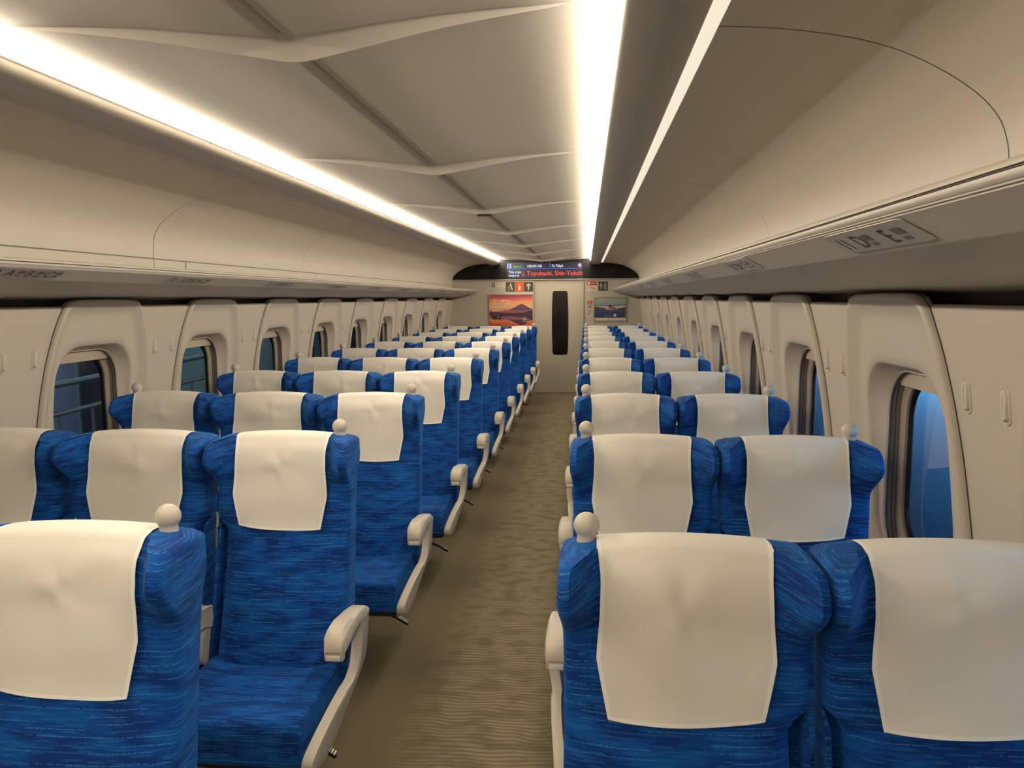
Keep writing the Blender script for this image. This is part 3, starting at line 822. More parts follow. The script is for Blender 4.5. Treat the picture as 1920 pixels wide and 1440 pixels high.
def arm_meshes(s):
    """aisle armrest; s=+1: aisle on the +x side of the seat"""
    X = lambda x: s*x
    out = {}
    # support and side shield in one moulding, leaning out towards the top
    def xo(z): return .243 + .030*sstep(.34, .48, z)
    outer = [(-.085, .600), (-.098, .540), (-.125, .475), (-.160, .420), (-.215, .365), (-.300, .325), (-.400, .305), (-.500, .305), (-.545, .315), (-.560, .335), (-.550, .362), (-.500, .385), (-.420, .412), (-.340, .428), (-.290, .434), (-.255, .430), (-.230, .440), (-.205, .480), (-.185, .530), (-.180, .575), (-.200, .600)]
    pl = catmull(outer + [outer[0]], 3)[:-1]
    mb = MB()
    cyy = sum(p[0] for p in pl)/len(pl)
    rows = []
    def ring(dx, ins):
        c = []
        n = len(pl)
        for i in range(n):
            a = Vector(pl[(i-1) % n]); b = Vector(pl[(i+1) % n]); t = (b-a).normalized(); nn = Vector((t.y, -t.x))
            p = Vector(pl[i]) + nn*ins*SGN
            c.append((X(xo(p.y) + dx), p.x, p.y))
        return c
    area = sum(pl[i][0]*pl[(i+1) % len(pl)][1] - pl[(i+1) % len(pl)][0]*pl[i][1] for i in range(len(pl)))
    SGN = -1 if area > 0 else 1
    for dx, ins in ((-.019, .0), (.006, 0), (.011, .003), (.013, .009)): rows.append(ring(dx, ins))
    mb.grid(rows, closed=True)
    n = len(pl); mb.f.append(list(range(n))); mb.m.append(0)
    mb.f.append([3*n + i for i in range(n)]); mb.m.append(0)
    out['armrest_support'] = mb.mesh('armrest_support', M['armside'], smooth=40)
    # hand rest: profile along y with rounded section
    cl = [(-.085, .594, .010, .022), (-.12, .602, .018, .026), (-.18, .609, .022, .029), (-.24, .610, .026, .031), (-.30, .606, .032, .0325), (-.335, .601, .034, .033), (-.358, .594, .031, .032), (-.368, .586, .022, .028), (-.371, .580, .012, .022)]
    mb = MB(); rows = []
    cx = .258
    for y, z, hz, hx in cl:
        row = []
        for k in range(20):
            a = 2*PI*k/20; ca, sa = math.cos(a), math.sin(a)
            e = .42
            row.append((X(cx + hx*math.copysign(abs(ca)**e, ca)), y, z + hz*math.copysign(abs(sa)**e, sa)))
        rows.append(row)
    mb.grid(rows, closed=True)
    n = 20; mb.f.append(list(range(n))); mb.m.append(0); mb.f.append([8*n + i for i in range(n)]); mb.m.append(0)
    out['armrest'] = mb.mesh('armrest', M['arm'], smooth=50)
    # front button pad and clear reflector under it
    mb = MB(); rows = []
    for y, z, t in [(-.255, .6335, 0), (-.275, .6370, 0), (-.30, .6385, 0), (-.33, .6365, 0), (-.352, .626, 0), (-.368, .608, 0), (-.3745, .592, 0), (-.3755, .577, 0)]:
        rows.append([(X(cx + q*.0262), y, z + .0048 - (.0060 if abs(q) == 1 else 0) - (.0015 if z < .61 else 0)) for q in (-1, -.85, 0, .85, 1)])
    mb.grid(rows); out['button'] = mb.mesh('button', M['arm'], smooth=45)
    mb = MB(); mb.box(*sorted((X(cx-.021), X(cx+.021))), -.377, -.352, .554, .570)
    out['reflector'] = mb.mesh('reflector', M['lens'], bevel=.0025, smooth=40)
    mb = MB(); mb.box(*sorted((X(cx-.0285), X(cx+.0285))), -.3735, -.345, .550, .578)
    out['reflector_housing'] = mb.mesh('reflector_housing', M['armside'], bevel=.006, smooth=40)
    return out
def mid_arm(s, wd=.256):
    mb = MB()
    pl = catmull([(-.145, .618), (-.18, .626), (-.26, .632), (-.32, .624), (-.345, .602), (-.335, .580), (-.28, .574), (-.20, .570), (-.15, .555), (-.145, .618)], 3)[:-1]
    xa, xb = s*.219, s*wd
    x0, x1 = min(xa, xb), max(xa, xb)
    rows = [[(x0+.004, y, z-.002) for y, z in pl], [(x0, y, z-.006) for y, z in pl], [(x1, y, z-.006) for y, z in pl], [(x1-.004, y, z-.002) for y, z in pl]]
    mb.grid(rows, closed=True); n = len(pl)
    mb.f.append(list(range(n))[::-1]); mb.m.append(0); mb.f.append([3*n+i for i in range(n)]); mb.m.append(0)
    arm = mb.mesh('armrest', M['armside'], smooth=40)
    mb = MB()
    pl = catmull([(-.150, .575), (-.175, .56), (-.205, .52), (-.215, .47), (-.205, .44), (-.160, .43), (-.150, .50), (-.150, .575)], 3)[:-1]
    mb.prism(pl, lambda y, z: (x0+.006, y, z), lambda y, z: (x1-.006, y, z))
    return arm, mb.mesh('armrest_bracket', M['armside'], smooth=40)
def base_meshes(hw, lx):
    mb = MB()
    mb.box(-hw+.03, hw-.03, -.50, -.10, .285, .318)
    pan = mb.mesh('seat_pan', M['dark'], bevel=.006)
    mb = MB()
    mb.prism([(-.38, .002), (-.16, .002), (-.16, .02), (-.24, .05), (-.25, .285), (-.32, .285), (-.32, .05), (-.38, .02)], lambda y, z: (lx-.022, y, z), lambda y, z: (lx+.022, y, z))
    leg = mb.mesh('leg', M['dark'], bevel=.004)
    return pan, leg
def pedal_mesh():
    mb = MB(); mb.tube([(-.10, -.045, .15), (-.02, -.05, .135), (.13, -.07, .085)], [.011, .011, .008], 8)
    mb.prism([(0, -.014), (.055, -.013), (.06, 0), (.055, .013), (0, .014)], lambda a, b: (.10+a*.92, -.066+b-a*.2, .101-a*.42), lambda a, b: (.10+a*.92, -.066+b-a*.2, .091-a*.42))
    arm = mb.mesh('foot_pedal', M['black'])
    mb = MB()
    for k in range(5):
        a = .012 + k*.010
        mb.prism([(a, -.012), (a+.0042, -.012), (a+.0042, .012), (a, .012)], lambda a, b: (.10+a*.92, -.066+b-a*.2, .102-a*.42), lambda a, b: (.10+a*.92, -.066+b-a*.2, .1055-a*.42))
    return arm, mb.mesh('pedal_tread', M['chrome'], smooth=0)

knob = knob_mesh(); armR = arm_meshes(1); armL = arm_meshes(-1)
midR = mid_arm(1); midL = mid_arm(-1); midE = mid_arm(-1, .233)
ped, tread = pedal_mesh()
SPEC = {'A': (-1.988, .235, 0, 1), 'B': (-1.486, .247, 1, 1), 'C': (-.985, .235, 1, 0), 'D': (.178, .226, 0, 1), 'E': (.643, .235, 1, 0)}
WHERE = {'A': ('window seat', 'three-seat'), 'B': ('middle seat', 'three-seat'), 'C': ('aisle seat', 'three-seat'), 'D': ('aisle seat', 'two-seat'), 'E': ('window seat', 'two-seat')}
CWD = {'A': .158, 'B': .168, 'C': .158, 'D': .155, 'E': .158}
protos = {}
covers = {L: [cover_mesh(SPEC[L][1], CWD[L], 3*i + ord(L)) for i in range(4)] for L in SPEC}
DETAIL_ROWS = 11
def add(nm, me, parent, loc=None):
    o = link(nm, me, parent); KIDS.setdefault(parent.name, []).append(o)
    if loc: o.location = loc
    return o
def make_seat(L):
    xc, hw, nl, nr = SPEC[L]
    r = empty('train_seat', (xc, ROW1, 0)); KIDS[r.name] = []
    add('backrest', backrest(hw, nl, nr, 'backrest'), r)
    add('back_shell', shell_mesh(hw), r)
    add('headrest_cover', covers[L][0], r)['label'] = 'white cloth headrest cover'
    add('seat_cushion', cushion_mesh(hw - .022), r)
    pan, leg = base_meshes(hw, {'C': -.15, 'D': .15}.get(L, 0)); add('seat_pan', pan, r); add('leg', leg, r)
    if L in 'AD': add('grab_knob', knob, r, (-.175, .006, 1.1455))
    if L in 'CE': add('grab_knob', knob, r, (.175, .006, 1.1455))
    if L in 'CD':
        A = armR if L == 'C' else armL
        a = add('armrest', A['armrest'], r); a['label'] = 'beige aisle armrest'
        add('button', A['button'], a); add('reflector_housing', A['reflector_housing'], a); add('reflector', A['reflector'], a)
        add('armrest_support', A['armrest_support'], r)
    if L == 'C': 
        p = add('foot_pedal', ped, r, (.0, .0, 0)); p['label'] = 'black foot pedal with ribbed metal tip'; add('pedal_tread', tread, p)
    if L in 'BC': a = add('armrest', midL[0], r); add('armrest_bracket', midL[1], a)
    if L == 'E': a = add('armrest', midE[0], r); add('armrest_bracket', midE[1], a)
    return r
for L in 'ABCDE': protos[L] = make_seat(L)
cnt = 0
for k in range(11):
    for L in 'ABCDE':
        if k == 0 and L in 'AB': continue
        first = (k == (1 if L in 'AB' else 0))
        r = protos[L] if first else copy_tree(protos[L])
        r.location = (SPEC[L][0], ROW1 + PITCH*k, 0)
        v = (k*3 + ord(L)*2 + k*k) % 4
        for c in COL.objects:
            pass
        r['_v'] = v
        w, sd = WHERE[L]
        if L == 'B': lab = 'blue middle seat with white headrest cover, three-seat side, %s row from the camera'
        else: lab = 'blue %s with white headrest cover, %s side, %%s row from the camera' % (w, sd)
        tag(r, lab % ORD[k], 'seat', 'rows of blue train seats')
bpy.context.view_layer.update()
for o in list(COL.objects):
    if o.name.startswith('headrest_cover') and o.parent:
        L = min(SPEC, key=lambda q: abs(SPEC[q][0] - o.parent.location.x))
        o.data = covers[L][int(o.parent['_v'])]
for o in COL.objects:
    if '_v' in o.keys(): del o['_v']

# ------------------------------------------------------------------ end bulkhead fittings
def flat(mb, x0, x1, z0, z1, y, mi=0): mb.add([(x0, y, z0), (x1, y, z0), (x1, y, z1), (x0, y, z1)], [(0,1,2,3)], mi)
# black header
mb = MB(); mb.box(side(-1, 1.60), side(1, 1.60), YE-.030, YE-.0015, 1.905, 2.30)
o = mb.build('header_panel', M['smoked'], smooth=0)
tag(o, 'glossy black header panel across the end wall above the door', 'panel')
mb = MB(); mb.box(side(-1, 1.555), side(1, 1.555), YE-.040, YE, 1.893, 1.907)
b = mb.build('edge_strip', M['alu'], o, smooth=0); b['label'] = 'pale metal strip along the bottom'
for x0, x1 in ((-1.825, -1.60), (.244, .472)):
    mb = MB()
    for i in range(9): z = 1.925 + i*.0175; mb.box(x0, x1, YE-.034, YE-.029, z, z+.010)
    mb.build('speaker_grille', M['grille'], o, smooth=0)
# information display
X0, X1, Z0, Z1 = -1.312, -.058, 1.915, 2.178
disp = empty('information_display', (lerp(X0, X1, .5), YE-.04, Z0))
tag(disp, 'lit passenger information display with route text above the door', 'display')
D0 = disp.location.copy(); yd = YE-.046
def dpart(mb, name, mats, lab=None):
    mb.v = [tuple(Vector(v) - D0) for v in mb.v]
    o = mb.build(name, mats, disp, smooth=0, fixn=False)
    if lab: o['label'] = lab
em = lambda n, c, s: mat(n, (0,0,0,1), .4, emit=c, es=s)
m_scr = mat('display_black', srgb(2, 3, 10), .25, emit=srgb(4, 8, 60), es=.25)
m_blue = em('display_blue_line', srgb(60, 110, 250), .9); m_white = em('display_white', srgb(215, 232, 255), 1.0)
m_red = em('display_red', srgb(255, 70, 50), 1.0); m_green = em('display_green', srgb(60, 230, 70), .9); m_bbox = em('display_blue_box', srgb(50, 110, 200), .8)
m_pink = em('display_lilac', srgb(225, 200, 250), 1.0)
mb = MB(); mb.box(X0, X1, yd, YE-.0305, Z0, Z1); dpart(mb, 'screen', m_scr)
px = lambda cx, cy: (X0 + (cx-625)/681*(X1-X0), Z1 - (cy-155)/137*(Z1-Z0))   # position on the display face
def T(mb, txt, cx, cy, h, w=None, mi=0, bold=0.0):
    x, z = px(cx, cy); hh = h/137*(Z1-Z0)
    cu_size = hh/.70
    tmp = MB(); text_mb(tmp, txt, cu_size, lambda a, b: (a, 0, b), bold=bold)
    wid = max(v[0] for v in tmp.v) - min(v[0] for v in tmp.v); mn = min(v[0] for v in tmp.v)
    sx = (w/681*(X1-X0))/wid if w else 1
    mb.add([(x + (v[0]-mn)*sx, yd-.003, z + v[2]) for v in tmp.v], tmp.f, mi)
mb = MB()
a = px(628, 204); b = px(672, 163); flat(mb, a[0], b[0], a[1], b[1], yd-.001)
dpart(mb, 'number_box', m_bbox)
mb = MB()
for c0, c1, r0, r1 in ((625, 1306, 209, 205), (774, 779, 205, 157), (1013, 1018, 205, 157)):
    a = px(c0, r0); b = px(c1, r1); flat(mb, a[0], b[0], a[1], b[1], yd-.0015)
dpart(mb, 'divider_line', m_blue)
mb = MB(); T(mb, '12', 631, 200, 32, 38, bold=.0015); T(mb, 'HIKARI 638', 812, 195, 21, 130, bold=.001); T(mb, 'To Tōkyō', 1030, 195, 22, 102, bold=.001)
T(mb, 'This train', 642, 245, 22, 114, bold=.001); T(mb, 'stops at', 642, 272, 20, 98, bold=.001); T(mb, ':', 760, 272, 18, None)
dpart(mb, 'white_text', m_white)
mb = MB(); T(mb, 'Reserved', 686, 195, 15, 72, bold=.001); dpart(mb, 'green_text', m_green)
mb = MB(); T(mb, 'i, Toyohashi, Shin-Yokoh', 772, 264, 37, 534, bold=.0012); dpart(mb, 'red_text', m_red)
mb = MB(); c = px(1281, 181); mb.add([(c[0] + .026*math.cos(q*PI/12), yd-.002, c[1] + .028*math.sin(q*PI/12)) for q in range(24)], [tuple(range(24))])
dpart(mb, 'round_symbol', m_pink)
mb = MB(); mb.tube([(c[0]-.012, yd-.003, c[1]), (c[0]+.012, yd-.003, c[1])], .002, 6); mb.tube([(c[0], yd-.003, c[1]-.012), (c[0], yd-.003, c[1]+.012)], .002, 6)
dpart(mb, 'symbol_mark', m_blue)
mb = MB(); mb.box(.035, .085, YE-.036, YE-.029, 1.935, 1.985)
tag(mb.build('sensor_box', M['grille'], smooth=0), 'small square black sensor on the header beside the display', 'sensor')

# sliding door
dr = MB(); dr.box(DX0, DX1, YE+.012, YE+.055, .004, 1.893)
door = struct('door_1', dr, M['door'], smooth=0)
mb = MB()
cx = -.4265
half_w = [(.645, .100), (.655, .116), (.675, .124), (.72, .128), (.9, .134), (1.18, .138), (1.45, .134), (1.63, .126), (1.68, .122), (1.70, .112), (1.708, .095)]
poly = [(cx + w, z) for z, w in half_w] + [(cx - w, z) for z, w in half_w[::-1]]
mb.prism(poly, lambda x, z: (x, YE+.0085, z), lambda x, z: (x, YE+.02, z))
o = mb.build('door_window', M['doorglass'], door, smooth=0)
mb = MB(); mb.box(DX1+.001, DX1+.009, YE-.0, YE+.05, .0, 1.893)
mb.build('door_seal', M['void'], door, smooth=0)
for n_, x0, x1 in (('trim_9', DX0-.014, DX0-.001), ('trim_10', DX1+.009, DX1+.024)):
    mb = MB(); mb.box(x0, x1, YE-.012, YE+.05, 0, 1.893); struct(n_, mb, M['alu'], smooth=0)
mb = MB(); mb.box(DX0-.02, DX1+.03, YE-.004, YE+.06, 0, .006); struct('trim_11', mb, M['dark'], smooth=0)
# skirting of the end wall
for n_, x0, x1 in (('baseboard_left', side(-1, 1.56), DX0-.014), ('baseboard_right', DX1+.024, side(1, 1.56))):
    mb = MB(); mb.box(x0, x1, YE-.008, YE, 0, .10); struct(n_, mb, M['armside'], smooth=0)

def sign(name, x0, x1, z0, z1, body, label, cat='sign', r=.012, th=.004):
    e = empty(name, (lerp(x0, x1, .5), YE, lerp(z0, z1, .5))); tag(e, label, cat)
    w, h = (x1-x0)/2, (z1-z0)/2
    mb = MB(); mb.prism(rrect(w, h, r, 4), lambda a, b: (a, -th, b), lambda a, b: (a, 0, b))
    mb.build('board', body, e, smooth=0)
    return e, w, h
def poly_part(e, name, polys, m, y=-.0048, label=None):
    mb = MB()
    for p in polys: mb.add([(a, y, b) for a, b in p], [tuple(range(len(p)))])
    o = mb.build(name, m, e, smooth=0, fixn=False)
    if label: o['label'] = label
    return o
def circ(cx, cy, r, n=16, ry=None): return [(cx + r*math.cos(2*PI*i/n), cy + (ry or r)*math.sin(2*PI*i/n)) for i in range(n)]
def bar(x0, y0, x1, y1, w):
    d = Vector((x1-x0, y1-y0)).normalized(); n = Vector((-d.y, d.x))*w/2
    return [(x0+n.x, y0+n.y), (x0-n.x, y0-n.y), (x1-n.x, y1-n.y), (x1+n.x, y1+n.y)]
rect = lambda a, b, c, d: [(a, b), (c, b), (c, d), (a, d)]
m_sg = mat('sign_olive_grey', srgb(66, 62, 54), .4); m_or = mat('sign_orange', srgb(214, 88, 34), .4); m_pw = mat('sign_pale', srgb(214, 206, 186), .4)
m_rd = mat('sign_red', srgb(196, 44, 40), .4); m_pp = mat('sign_paper', srgb(216, 206, 186), .5); m_grn = mat('sign_figure_grey', srgb(150, 146, 134), .4)
# bin / extinguisher / arrow sign
e, w, h = sign('pictogram_sign', -1.332, -.876, 1.704, 1.860, m_sg, 'dark wide sign with litter figure, orange extinguisher panel and up arrow')
u3 = w*2/3
poly_part(e, 'orange_field', [rect(-w/3, -h, w/3, h)], m_or, -.0044)
c = -w + u3/2
poly_part(e, 'litter_figure', [circ(c+.002, .052, .009), bar(c+.006, .040, c+.018, -.002, .020), bar(c+.016, 0, c+.010, -.055, .011), bar(c+.020, 0, c+.040, -.055, .011), bar(c, .034, c-.030, .006, .008),
          bar(c-.046, -.008, c-.038, -.056, .004), bar(c-.010, -.008, c-.018, -.056, .004), bar(c-.040, -.055, c-.016, -.055, .004), circ(c-.028, -.006, .019, 12, .003)], m_pw)
poly_part(e, 'extinguisher_shape', [rect(-.020, -.056, .020, .016), circ(0, .016, .020, 16, .014), rect(-.006, .02, .006, .040), bar(-.006, .038, -.026, .028, .006), rect(-.010, .038, .012, .046)], m_pw)
c = w - u3/2
poly_part(e, 'arrow', [rect(c-.009, -.052, c+.009, .030), bar(c, .050, c-.036, .012, .016), bar(c, .050, c+.036, .012, .016)], m_pw)
# small white notice
e, w, h = sign('notice_sign', -1.577, -1.345, 1.780, 1.860, m_pp, 'small white notice with dark picture square beside the pictogram sign', r=.004)
poly_part(e, 'picture_square', [rect(-w+.005, -h+.006, -w+.062, h-.006)], m_sg, -.0044)
poly_part(e, 'picture_shape', [circ(-w+.034, -.002, .019, 12, .013), bar(-w+.03, .005, -w+.04, .026, .012)], m_pw)
poly_part(e, 'printed_lines', [rect(-w+.072, .020, w-.016, .026), rect(-w+.072, .002, w-.05, .005), rect(-w+.072, -.014, w-.04, -.011)], M['inkgrey'])
# toilet sign
e, w, h = sign('toilet_sign', .204, .361, 1.706, 1.860, m_sg, 'dark square toilet sign with two pale standing figures')
poly_part(e, 'standing_figures', [circ(-.036, .052, .008), circ(-.036, .010, .021, 14, .036), bar(-.036, -.02, -.036, -.054, .012), circ(.034, .052, .008), circ(.034, .016, .021, 14, .026), bar(.034, .0, .034, -.054, .030)], m_grn)
# red warning notice
e, w, h = sign('warning_notice', .020, .178, 1.704, 1.860, m_pp, 'white notice with red header beside the toilet sign', r=.008)
poly_part(e, 'red_header', [rect(-w, .016, w, h)], m_rd, -.0044)
poly_part(e, 'header_marks', [circ(-w+.030, .048, .020, 10, .022), rect(-.012, .042, w-.016, .056)], m_pw)
poly_part(e, 'printed_lines', [rect(-w+.01, -.010, .02, -.006), rect(-w+.01, -.026, .03, -.022), rect(-w+.01, -.042, .01, -.038)], M['inkgrey'])
poly_part(e, 'red_stamp', [rect(w-.056, -.050, w-.028, -.026)], m_rd)
# narrow instruction strip
e, w, h = sign('instruction_strip', .028, .104, 1.278, 1.545, mat('strip_grey', srgb(186, 178, 164), .45), 'narrow vertical notice strip with red top beside the door', r=.004)
poly_part(e, 'red_header', [rect(-w, h-.058, w, h)], m_rd, -.0044)
poly_part(e, 'header_marks', [rect(-.022, h-.016, .022, h-.010), rect(-.010, h-.048, .010, h-.022)], m_pw)
poly_part(e, 'printed_symbols', [circ(0, .035, .022), rect(-.014, -.036, .014, -.026), rect(-.014, -.046, .010, -.042), bar(0, -.06, .004, -.084, .010)], M['inkgrey'])
poly_part(e, 'white_label', [rect(-w+.002, -h+.004, w-.002, -h+.058)], m_pp, -.0044); poly_part(e, 'dark_square', [rect(-w+.012, -h+.030, -.008, -h+.050)], M['ink'])

# posters
def poster(x0, x1, z0, z1, label):
    e = empty('poster', (lerp(x0, x1, .5), YE, lerp(z0, z1, .5))); tag(e, label, 'poster')
    w, h = (x1-x0)/2, (z1-z0)/2
    mb = MB()
    mb.box(-w, w, -.020, 0, -h, -h+.013); mb.box(-w, w, -.020, 0, h-.013, h); mb.box(-w, -w+.013, -.020, 0, -h+.013, h-.013); mb.box(w-.013, w, -.020, 0, -h+.013, h-.013)
    f = mb.build('frame', M['alu'], e, smooth=0); f['label'] = 'slim metal poster frame'
    return e, w-.013, h-.013
def grad_mat(name, stops, axis='Z', h=1, nz=0, sc=(2, 9)):
    m = mat(name, (1,1,1,1), .35); t = NT(m); tc = t.n('ShaderNodeTexCoord'); sp = t.n('ShaderNodeSeparateXYZ'); t.l(tc.outputs['Object'], sp.inputs[0])
    f = t.math('ADD', t.math('MULTIPLY', sp.outputs[2], .5/h), .5)
    n = t.noise(t.comb(t.math('MULTIPLY', sp.outputs[0], sc[0]), t.math('MULTIPLY', sp.outputs[2], sc[1])), 1.0, 3.0)
    f = t.math('ADD', f, t.math('MULTIPLY', t.math('SUBTRACT', n, .5), nz))
    t.l(t.ramp(f, stops), t.b.inputs['Base Color']); return m
e, w, h = poster(-1.625, -.872, 1.125, 1.663, 'large orange and purple poster of a mountain reflected in a lake')
sk = grad_mat('sunset_print', [(0, srgb(205, 80, 52)), (.12, srgb(232, 120, 70)), (.22, srgb(238, 170, 120)), (.40, srgb(90, 50, 72)), (.46, srgb(226, 110, 70)), (.60, srgb(238, 190, 140)), (.78, srgb(240, 160, 110)), (.90, srgb(205, 80, 92)), (1, srgb(140, 56, 100))], h=h, nz=.22)
mb = MB(); mb.box(-w, w, -.012, -.004, -h, h); mb.build('sheet', sk, e, smooth=0)
Pp = lambda c, r: (-w + (c-810)/865*2*w, h - (r-765)/615*2*h)
m_mt = mat('mountain_print', srgb(104, 70, 98), .4); m_mt2 = mat('mountain_shadow_print', srgb(78, 48, 76), .4); m_lk = mat('lake_print', srgb(76, 40, 62), .4); m_hz = mat('haze_print', srgb(140, 90, 110), .4)
poly_part(e, 'mountain', [[Pp(*q) for q in ((1190, 1075), (1300, 1020), (1400, 968), (1430, 952), (1490, 950), (1530, 975), (1600, 1020), (1675, 1055), (1675, 1085), (1190, 1085))]], m_mt, -.0125)
poly_part(e, 'mist_band', [[Pp(*q) for q in ((810, 1100), (1060, 1090), (1230, 1070), (1675, 1075), (1675, 1110), (810, 1130))]], m_hz, -.0128)
poly_part(e, 'far_shore', [[Pp(*q) for q in ((810, 1112), (1100, 1128), (1500, 1120), (1675, 1065), (1675, 1280), (1560, 1250), (1250, 1215), (810, 1185))]], m_lk, -.0131)
poly_part(e, 'water_band', [[Pp(*q) for q in ((810, 1178), (1250, 1195), (1560, 1235), (1600, 1262), (1200, 1270), (810, 1240))]], m_hz, -.0134)
poly_part(e, 'mountain_reflection', [[Pp(*q) for q in ((1180, 1262), (1640, 1262), (1580, 1310), (1490, 1372), (1420, 1372), (1330, 1320))]], m_mt2, -.0137)
poly_part(e, 'snow_streaks', [[Pp(*q) for q in ((1400, 1010), (1420, 1000), (1410, 1035), (1380, 1050))], [Pp(*q) for q in ((1470, 1000), (1500, 1015), (1520, 1040), (1490, 1030))]], m_hz, -.0129)
mb = MB()
m_tx = mat('poster_white_text', srgb(246, 226, 200), .4)
for r_, tx in ((900, '危機への備えと、'), (962, '首都を代行する、'), (1025, '攻めのBCPで、'), (1095, '山梨県で。')):
    x, z = Pp(862, r_); text_mb(mb, tx, .043, lambda a, b: (x+a, -.0142, z+b), bold=.0006)
for r_, tx in ((1235, '山梨は'), (1272, '首都圏です'), (1308, '全力で備え')):
    x, z = Pp(1475, r_); text_mb(mb, tx, .023, lambda a, b: (x+a, -.0142, z+b))
x, z = Pp(925, 1325); text_mb(mb, '山梨県', .022, lambda a, b: (x+a, -.0142, z+b))
x, z = Pp(890, 1320); mb.add([(x+.012*math.cos(q*PI/3), -.0142, z+.004+.012*math.sin(q*PI/3)) for q in range(6)], [tuple(range(6))])
mb.build('lettering', m_tx, e, smooth=0, fixn=False)
poly_part(e, 'dark_box', [[Pp(*q) for q in ((865, 1150), (1045, 1150), (1045, 1255), (865, 1255))]], mat('poster_dark_box', srgb(52, 30, 44), .4), -.0138)
poly_part(e, 'box_lines', [rect(*Pp(885, 1166), *Pp(1025, 1160)), rect(*Pp(965, 1206), *Pp(1010, 1202)), rect(*Pp(965, 1222), *Pp(1020, 1218))], m_tx, -.0142)

e, w, h = poster(.127, .670, 1.205, 1.603, 'smaller blue poster of a bather between rocks by the sea')
sk = grad_mat('sea_sky_print', [(0, srgb(26, 38, 84)), (.30, srgb(50, 70, 120)), (.52, srgb(90, 110, 140)), (.66, srgb(96, 124, 150)), (.70, srgb(140, 160, 168)), (.85, srgb(160, 176, 170)), (1, srgb(150, 172, 168))], h=h, nz=.10, sc=(8, 20))
mb = MB(); mb.box(-w, w, -.012, -.004, -h, h); mb.build('sheet', sk, e, smooth=0)
Pq = lambda c, r: (-w + (c-380)/660*2*w, h - (r-865)/465*2*h)
pr = lambda pts: [Pq(*q) for q in pts]
poly_part(e, 'surf', [pr(((380, 1035), (600, 1040), (850, 1035), (1035, 1030), (1035, 1065), (860, 1090), (620, 1085), (380, 1050)))], mat('surf_print', srgb(206, 200, 186), .4), -.0125)
poly_part(e, 'rocks', [pr(((380, 1045), (450, 1050), (600, 1075), (590, 1100), (480, 1115), (380, 1130))), pr(((1035, 1055), (960, 1070), (850, 1085), (870, 1100), (960, 1130), (1035, 1170))), pr(((700, 1060), (760, 1050), (840, 1065), (830, 1095), (760, 1100)))], mat('rock_print', srgb(86, 62, 52), .5), -.0128)
poly_part(e, 'pool_water', [pr(((380, 1130), (600, 1100), (860, 1100), (1035, 1170), (1035, 1270), (380, 1270)))], grad_mat('pool_print', [(0, srgb(26, 36, 80)), (.45, srgb(60, 76, 124)), (.6, srgb(110, 124, 156)), (1, srgb(60, 76, 124))], h=h, nz=.6, sc=(14, 40)), -.0130)
poly_part(e, 'bather', [circ(*Pq(708, 1062), .030, 16, .040), pr(((640, 1118), (670, 1090), (750, 1090), (780, 1112))), bar(*Pq(650, 1108), *Pq(618, 1055), .014), bar(*Pq(775, 1105), *Pq(825, 1065), .014)], mat('skin_print', srgb(214, 160, 128), .5), -.0133)
poly_part(e, 'bather_hair', [circ(*Pq(712, 1035), .030, 14, .022)], mat('hair_print', srgb(70, 46, 40), .5), -.0136)
poly_part(e, 'bottom_band', [pr(((380, 1275), (1040, 1275), (1040, 1330), (380, 1330)))], m_pp, -.0133)
mb = MB(); x, z = Pq(405, 940); text_mb(mb, 'この絶景、ここだけのもの。', .039, lambda a, b: (x+a, -.0136, z+b), bold=.0004)
x2, z2 = Pq(590, 1245); text_mb(mb, '海と空の湯へ', .022, lambda a, b: (x2+a, -.0136, z2+b))
cq = Pq(812, 1225); mb.add([(cq[0]+.026*math.cos(q*PI/10), -.0136, cq[1]+.026*math.sin(q*PI/10)) for q in range(20)], [tuple(range(20))])
mb.build('lettering', mat('poster_pale_text', srgb(206, 210, 176), .4), e, smooth=0, fixn=False)
poly_part(e, 'small_marks', [rect(*Pq(675, 1308), *Pq(697, 1292)), rect(*Pq(800, 1308), *Pq(826, 1298))], M['ink'], -.0137)

# ------------------------------------------------------------------ outside
m_white = mat('pale_body', srgb(206, 218, 230), .35); m_dkb = mat('slate_apron', srgb(64, 82, 104), .5); m_pan = mat('grey_blue_cladding', srgb(120, 138, 168), .6)
# parked train beside the two-seat windows: a curved pale body with a dark lower flank
mb = MB()
prof = catmull([(3.9, 2.6), (3.45, 2.35), (3.2, 1.95), (3.12, 1.5), (3.10, 1.15)], 5)
mb.grid([[(x, y, z) for x, z in prof] for y in [-1 + i for i in range(22)]], mi=0)
flank = catmull([(3.10, 1.15), (2.95, .95), (2.7, .55), (2.6, .1), (2.6, -.6)], 4)
mb.grid([[(x + .16*(y-3)*.2, y, z - .25*(1-min(1, abs(y-1)/2.5))) for x, z in flank] for y in [-1 + i*.5 for i in range(43)]], mi=1)
o = mb.build('parked_train', [m_white, m_dkb], smooth=60)
tag(o, 'pale parked train bathed in blue light outside the two-seat windows', 'train')
mb = MB(); mb.tube([(3.10, -1, 1.53), (3.10, 21, 1.53)], .025, 8); b = mb.build('drip_rail', m_white, o)
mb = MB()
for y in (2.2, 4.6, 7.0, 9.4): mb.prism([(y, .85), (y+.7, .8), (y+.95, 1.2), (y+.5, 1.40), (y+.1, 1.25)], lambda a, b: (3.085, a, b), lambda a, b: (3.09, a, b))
mb.build('panel_patch', mat('muted_blue_cladding', srgb(120, 150, 180), .5), o, smooth=0)  # irregular patches in a muted blue on the pale body
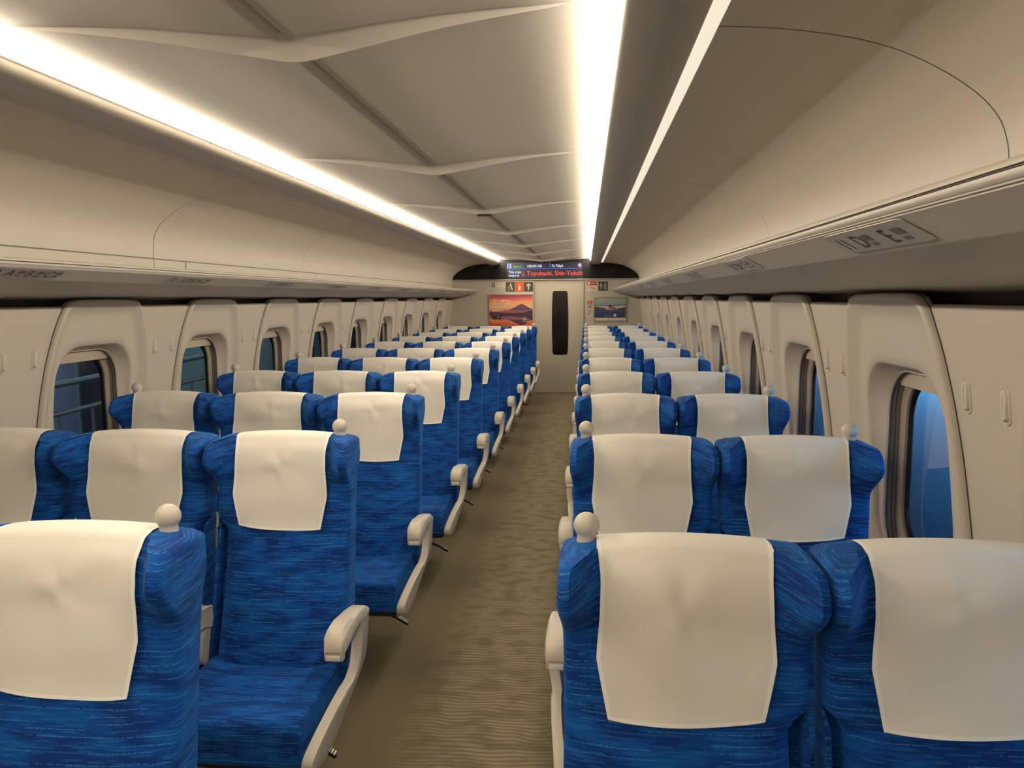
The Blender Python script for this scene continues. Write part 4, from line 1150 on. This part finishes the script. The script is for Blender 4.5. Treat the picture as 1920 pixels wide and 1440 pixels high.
# station stairs beside the three-seat windows
mb = MB(); mb.box(-5.2, -5.0, -2, 7.1, -1, 4, 0); mb.box(-5.2, -4.98, 7.1, 20, -1, 4, 1)
o = mb.build('station_wall', [m_pan, mat('station_glass_wall', srgb(120, 150, 150), .3)], smooth=0); o['kind'] = 'structure'
mb = MB(); mb.box(-8, -2.75, -4, 22, -.9, -.8); o = mb.build('platform_ground', mat('asphalt_outside', srgb(60, 60, 60), .9), smooth=0); o['kind'] = 'structure'
for i, (y0, y1) in enumerate(((7.1, 8.3), (9.9, 10.2), (12.0, 13.0), (15.0, 15.6))):
    mb = MB(); mb.box(-4.95, -4.7, y0, y1, -.8, 3.6); o = mb.build('concrete_column', mat('dark_concrete_%s' % 'abcd'[i], srgb(58, 58, 62), .8), smooth=0)
    tag(o, '%s dark station column outside the three-seat windows' % ORD[i], 'column', 'station columns outside')
rl = empty('stair_railing', (-3.5, 3.2, 0)); tag(rl, 'metal stair railing seen through the nearest three-seat window', 'railing')
mt = mat('rail_steel', srgb(176, 190, 190), .25, metal=.9)
SL = .02
for nm, z0, r in (('upper_rail', 1.06, .022), ('lower_rail', .87, .018)):
    mb = MB(); mb.tube([(.1, y-3.2, z0 + SL*(y-4.5)) for y in (2.2, 3.5, 5.0, 7.0)], r, 8); mb.build(nm, mt, rl)
for i in range(12):
    y = 2.6 + i*.34; mb = MB(); mb.tube([(.1, y-3.2, .1 + SL*(y-4.5)), (.1, y-3.2, .87 + SL*(y-4.5))], .010, 6); mb.build('baluster', mt, rl)
for i in range(3):
    y = 3.0 + i*1.36; mb = MB(); mb.tube([(.1, y-3.2, .05 + SL*(y-4.5)), (.1, y-3.2, 1.05 + SL*(y-4.5))], .018, 8); mb.build('post', mt, rl)

# ------------------------------------------------------------------ light and view
def area(name, loc, rot, sx, sy, col, e):
    l = bpy.data.lights.new(name, 'AREA'); l.shape = 'RECTANGLE'; l.size = sx; l.size_y = sy; l.color = col; l.energy = e
    o = bpy.data.objects.new(name, l); COL.objects.link(o); o.location = loc; o.rotation_euler = rot; return o
area('outside_fill_right', (1.85, 5.5, 2.9), (0, math.radians(-72), 0), .6, 16, (.22, .62, 1.0), 1400)  # unseen blue area light added to brighten the parked train
area('outside_fill_left', (-3.4, 6.0, 3.6), (0, math.radians(25), 0), .5, 12, (.72, .88, 1.0), 130)  # unseen area light added to brighten the station wall and railing
w = bpy.data.worlds.new('world'); SC.world = w; w.use_nodes = True
bg = w.node_tree.nodes['Background']; bg.inputs[0].default_value = (.05, .09, .16, 1); bg.inputs[1].default_value = .25
vs = SC.view_settings; vs.view_transform = 'Standard'; vs.look = 'None'; vs.gamma = 1; vs.use_curve_mapping = False
vs.exposure = 0.05
SC.cycles.max_bounces = 10; SC.cycles.diffuse_bounces = 6; SC.cycles.transparent_max_bounces = 12
